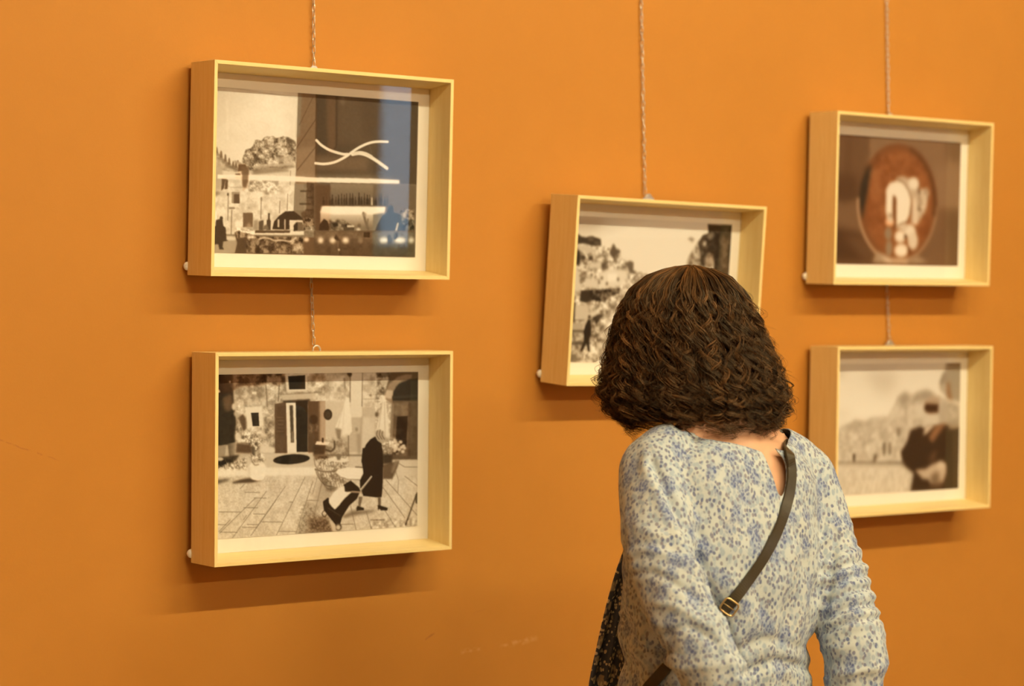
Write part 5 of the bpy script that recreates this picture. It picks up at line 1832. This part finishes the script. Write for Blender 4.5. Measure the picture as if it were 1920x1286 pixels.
# loose single curls standing off the outline
for i in range(380):
    phi = hr_.uniform(-math.pi, math.pi)
    if face_gap(phi) < 0.9:
        continue
    u = np.linspace(0, 1, K)
    s0 = hr_.uniform(0.2, 0.75)
    s1 = min(1.06, s0 + hr_.uniform(0.15, 0.35))
    s = s0 + (s1 - s0) * u
    lam = 0.97 + hr_.uniform(0.03, 0.20) * u
    ph_ = phi + hr_.normal(0, 0.2) * u
    amp = hr_.uniform(0.006, 0.013) * u
    w = 2 * math.pi * (s - s0) * HL / hr_.uniform(0.03, 0.05) + hr_.uniform(0, 6.28)
    er_ = np.stack([np.cos(ph_), np.sin(ph_), 0 * ph_], -1)
    et_ = np.stack([-np.sin(ph_), np.cos(ph_), 0 * ph_], -1)
    ctr = hair_pt(s, ph_, lam) + er_ * (amp * np.cos(w))[:, None] + et_ * (amp * np.sin(w))[:, None]
    add_strands(ctr, 2, 0.0012, 0.00032, 0.45, K)
# ringlets hanging loose at both sides and along the hem
for i in range(70):
    sidep = hr_.random()
    phi = math.pi + hr_.normal(0.25, 0.45) if sidep < 0.45 else (hr_.normal(-0.2, 0.45) if sidep < 0.8 else hr_.uniform(-2.6, -0.5))
    if face_gap(phi) < 0.55:
        continue
    u = np.linspace(0, 1, K)
    s0 = hr_.uniform(0.50, 0.80)
    s1 = min(1.07, s0 + hr_.uniform(0.18, 0.38))
    s = s0 + (s1 - s0) * u
    lam = 0.97 + hr_.uniform(0.02, 0.13) * sstep(0, 0.7, u)
    ph_ = phi + hr_.normal(0, 0.12) * u
    amp = hr_.uniform(0.006, 0.011) * sstep(0, 0.3, u)
    w = 2 * math.pi * (s - s0) * HL / hr_.uniform(0.026, 0.040) * hr_.choice((-1, 1)) + hr_.uniform(0, 6.28)
    er_ = np.stack([np.cos(ph_), np.sin(ph_), 0 * ph_], -1)
    et_ = np.stack([-np.sin(ph_), np.cos(ph_), 0 * ph_], -1)
    ctr = hair_pt(s, ph_, lam) + er_ * (amp * np.cos(w))[:, None] + et_ * (amp * np.sin(w))[:, None]
    add_strands(ctr, 5, 0.0016, 0.00050, hr_.uniform(0.1, 0.5), K)
# under-layer
nu_, ns_ = 64, 40
uv = np.zeros((ns_, nu_, 3))
for j in range(ns_):
    s = j / (ns_ - 1) * 0.95
    for i in range(nu_):
        phi = 2 * math.pi * i / nu_
        g_ = face_gap(phi)
        lam = 0.88 - 0.10 * sstep(0.75, 1.0, s)
        p = hair_pt(s, phi, lam)
        cut = sstep(1.0, 0.55, g_) * sstep(0.30, 0.42, s)
        ctr = np.array((np.interp(s, s_tab, prof[:, 0]), 0.02, p[2]))
        p = p + (ctr - p) * (0.62 * cut)
        p = p + 0.006 * np.array([mnoise.noise(Vector(p * 28)), mnoise.noise(Vector(p * 28 + 7)), 0])
        uv[j, i] = p
base_v = uv.reshape(-1, 3)
ii = np.arange(ns_ * nu_).reshape(ns_, nu_)
bf = np.stack([ii[:-1], np.roll(ii[:-1], -1, 1), np.roll(ii[1:], -1, 1), ii[1:]], -1).reshape(-1, 4) + nvert
HV.append(base_v)
HFc.append(bf)
HCOL.append(np.zeros(len(base_v)))
bot = nvert + (ns_ - 1) * nu_
hair_me = np_mesh('hair', np.concatenate(HV), np.concatenate(HFc))
tone = np.concatenate(HCOL)
cl = np.ones((len(tone), 4), np.float32)
d0, d1 = np.array((0.012, 0.007, 0.0045)), np.array((0.29, 0.142, 0.052))
cl[:, :3] = d0 + (d1 - d0) * (tone ** 1.4)[:, None]
hair_me.color_attributes.new('tone', 'FLOAT_COLOR', 'POINT').data.foreach_set('color', cl.ravel())
t = NT('brown_hair')
at_ = t.n('ShaderNodeAttribute', attribute_name='tone')
t.base(at_.outputs['Color'])
t.set(Roughness=0.42)
t.b.inputs['Specular IOR Level'].default_value = 0.45
t.b.inputs['Specular Tint'].default_value = (1.0, 0.75, 0.5, 1)
M_HAIR = t.m
link_mesh('hair', hair_me, M_HAIR, person, True)

# ---- scarf of dark flowered cloth hanging down her front
t = NT('dark_flowered_cloth')
c = t.coord()
wv = t.n('ShaderNodeTexNoise')
t.l(c, wv.inputs['Vector'])
wv.inputs['Scale'].default_value = 70
dis = t.n('ShaderNodeVectorMath', operation='MULTIPLY_ADD')
t.l(wv.outputs['Color'], dis.inputs[0])
dis.inputs[1].default_value = (0.012, 0.012, 0.012)
t.l(c, dis.inputs[2])
v1 = t.voronoi(dis.outputs[0], 90.0)
v2 = t.voronoi(dis.outputs[0], 38.0)
m1 = t.ramp(v1.outputs['Distance'], [(0.27, (1, 1, 1)), (0.37, (0, 0, 0))])
m2 = t.ramp(v2.outputs['Distance'], [(0.26, (1, 1, 1)), (0.36, (0, 0, 0))])
col_ = t.mix(t.math('MULTIPLY', m2, 0.8), (0.085, 0.115, 0.20, 1), (0.62, 0.58, 0.48, 1))
col_ = t.mix(m1, col_, (0.88, 0.84, 0.70, 1))
t.base(col_)
t.set(Roughness=0.8)
M_SCARF = t.m
rows = [(1322, 838, 0.070, 0.045), (1292, 868, 0.098, 0.055), (1264, 905, 0.118, 0.060), (1237, 950, 0.130, 0.062), (1213, 1000, 0.138, 0.066), (1194, 1060, 0.143, 0.072),
        (1178, 1130, 0.148, 0.080), (1165, 1210, 0.152, 0.092), (1156, 1290, 0.156, 0.104), (1149, 1400, 0.160, 0.112), (1145, 1470, 0.160, 0.114)]
Rw = catmull([list(L(u, v, b)) + [w] for u, v, b, w in rows], 5)
nw = 26
V = []
for j, r in enumerate(Rw):
    c0, wd = np.array(r[:3]), r[3]
    for i in range(nw):
        x = i / (nw - 1) - 0.5
        fold = 0.010 * math.sin(x * 22 + j * 0.08) * min(1, j / 15) + 0.004 * math.sin(x * 50 + j * 0.2)
        V.append(c0 + np.array((x * wd, fold + 0.02 * x, 0.004 * math.sin(x * 9 + j * 0.1))))
Fq = [(j * nw + i, j * nw + i + 1, (j + 1) * nw + i + 1, (j + 1) * nw + i) for j in range(len(Rw) - 1) for i in range(nw - 1)]
scarf = link_mesh('scarf', mesh_from('scarf', V, Fq), M_SCARF, person, True)
scarf['label'] = 'dark blue scarf with cream flowers'
sol = scarf.modifiers.new('thickness', 'SOLIDIFY')
sol.thickness = 0.003
sol.offset = 0

# ------------------------------------------------------------------ shoulder bag on a long leather strap
M_STRAP = plain('dark_leather', (0.045, 0.037, 0.022), 0.38, spec=0.5, var=0.2, scale=120)
M_BRASS = plain('brass', (0.62, 0.46, 0.22), 0.28, 0.95)
bag = empty('shoulder_bag', PM @ Matrix.Translation(Vector(L(1112, 1440, 0.0))))
tag(bag, 'small dark bag on a thin leather strap across the flowered blouse', 'bag')
B0 = L(1112, 1440, 0.0)


def on_back(u, v, lift):
    """where the strap lies on the blouse"""
    o = np.array(_cl)
    d = L(u, v, 0.0) - o
    d /= np.linalg.norm(d)
    hit = blouse_bvh.ray_cast(Vector(o), Vector(d))
    return None if hit[0] is None else (np.array(hit[0]) + np.array(hit[1]) * lift * (1 if hit[1].dot(Vector(d)) < 0 else -1), np.array(hit[1]) * (1 if hit[1].dot(Vector(d)) < 0 else -1))


trace = [(1466, 822), (1477, 848), (1482, 880), (1480, 915), (1472, 950), (1460, 985), (1445, 1018), (1427, 1050), (1405, 1082), (1384, 1111), (1362, 1138)]
pts, nrm = [], []
# front: from the bag up over the chest to the right shoulder
front = [(off(L(1455, 806, 0.05), 0.0, 0.0), UZ), (off(L(1440, 812, 0.10), 0.0, 0.02), (UZ + FV) / 1.41)]
for q in (0.25, 0.5, 0.75, 1.0):
    p = (1 - q) * off(L(1440, 830, 0.10), 0, 0.03) + q * (B0 + np.array((0.0, 0.05, 0.06)))
    hit = blouse_bvh.ray_cast(Vector(p + FV * 0.4), Vector(-FV))
    pp = np.array(hit[0]) + FV * 0.006 if hit[0] is not None else p
    front.append((pp, FV))
front = front[::-1]
for p, n in front:
    pts.append(p); nrm.append(n)
for u, v in trace:
    h = on_back(u, v, 0.004)
    if h:
        pts.append(h[0]); nrm.append(h[1])
last, ln_ = pts[-1], nrm[-1]
# passes between the arm and the side, then shows again below the sleeve
low = [on_back(1242, 1262, 0.006), on_back(1222, 1284, 0.006), on_back(1200, 1310, 0.006)]
low = [h for h in low if h]
mid_n = (ln_ + low[0][1]) / np.linalg.norm(ln_ + low[0][1])
m_ = (last + low[0][0]) / 2
tor_h = blouse_bvh.ray_cast(Vector(m_ - FV * 0.0 + np.array((0, 0.30, 0))), Vector((0, -1, 0)))
pts.append(last * 0.72 + low[0][0] * 0.28 + np.array((0, 0.004, 0))); nrm.append(mid_n)
pts.append(last * 0.40 + low[0][0] * 0.60 + np.array((0, 0.010, 0))); nrm.append(mid_n)
for h in low:
    pts.append(h[0]); nrm.append(h[1])
pts.append(B0 + np.array((0.0, -0.01, 0.06))); nrm.append(np.array((-0.5, -0.85, 0.0)))
CV = catmull([list(p) + list(n) for p, n in zip(pts, nrm)], 8)
V, Fq = [], []
HWS, TS = 0.0105, 0.0016
for i, r in enumerate(CV):
    p, n = r[:3], r[3:] / (np.linalg.norm(r[3:]) + 1e-9)
    tdir = CV[min(i + 1, len(CV) - 1)][:3] - CV[max(i - 1, 0)][:3]
    tdir /= np.linalg.norm(tdir) + 1e-9
    sd = np.cross(tdir, n)
    sd /= np.linalg.norm(sd) + 1e-9
    n = np.cross(sd, tdir)
    for a, b in ((-1, -1), (-0.9, 1), (0.9, 1), (1, -1)):
        V.append(p + sd * (a * HWS) + n * (b * TS) - B0)
for i in range(len(CV) - 1):
    for k in range(4):
        Fq.append((i * 4 + k, i * 4 + (k + 1) % 4, (i + 1) * 4 + (k + 1) % 4, (i + 1) * 4 + k))
Fq += [(3, 2, 1, 0), tuple((len(CV) - 1) * 4 + k for k in range(4))]
link_mesh('strap', mesh_from('strap', V, Fq), M_STRAP, bag)
# buckle: a rounded brass loop round the strap
bp = on_back(1366, 1134, 0.009)
bx = L(1384, 1111) - L(1340, 1172)
bx /= np.linalg.norm(bx)
bn = bp[1]
bs = np.cross(bx, bn)
bs /= np.linalg.norm(bs)
bn = np.cross(bs, bx)
loop = []
for a in np.linspace(0, 2 * math.pi, 33):
    ca, sa = math.cos(a), math.sin(a)
    loop.append(bp[0] + bx * (0.0120 * math.copysign(abs(ca) ** 0.45, ca)) + bs * (0.0135 * math.copysign(abs(sa) ** 0.45, sa)) + bn * 0.0015 - B0)
V, Fc = tube(loop, 0.0018, 8, False)
buckle = link_mesh('buckle', mesh_from('buckle', V, Fc), M_BRASS, bag, True)
buckle['label'] = 'small brass buckle'
V, Fc = tube([bp[0] - bs * 0.0125 + bn * 0.001 - B0, bp[0] + bs * 0.0125 + bn * 0.001 - B0], 0.0009, 8)
link_mesh('buckle_pin', mesh_from('buckle_pin', V, Fc), M_BRASS, bag, True)
# the pouch, at her left hip
bm = bmesh.new()
box_bm(bm, (-0.035, -0.095, -0.09), (0.035, 0.095, 0.07))
bm_obj('pouch', bm, M_STRAP, bag, 0.014, True)
bm = bmesh.new()
box_bm(bm, (-0.040, -0.093, -0.03), (-0.034, 0.093, 0.075))
bm_obj('flap', bm, M_STRAP, bag, 0.0025)
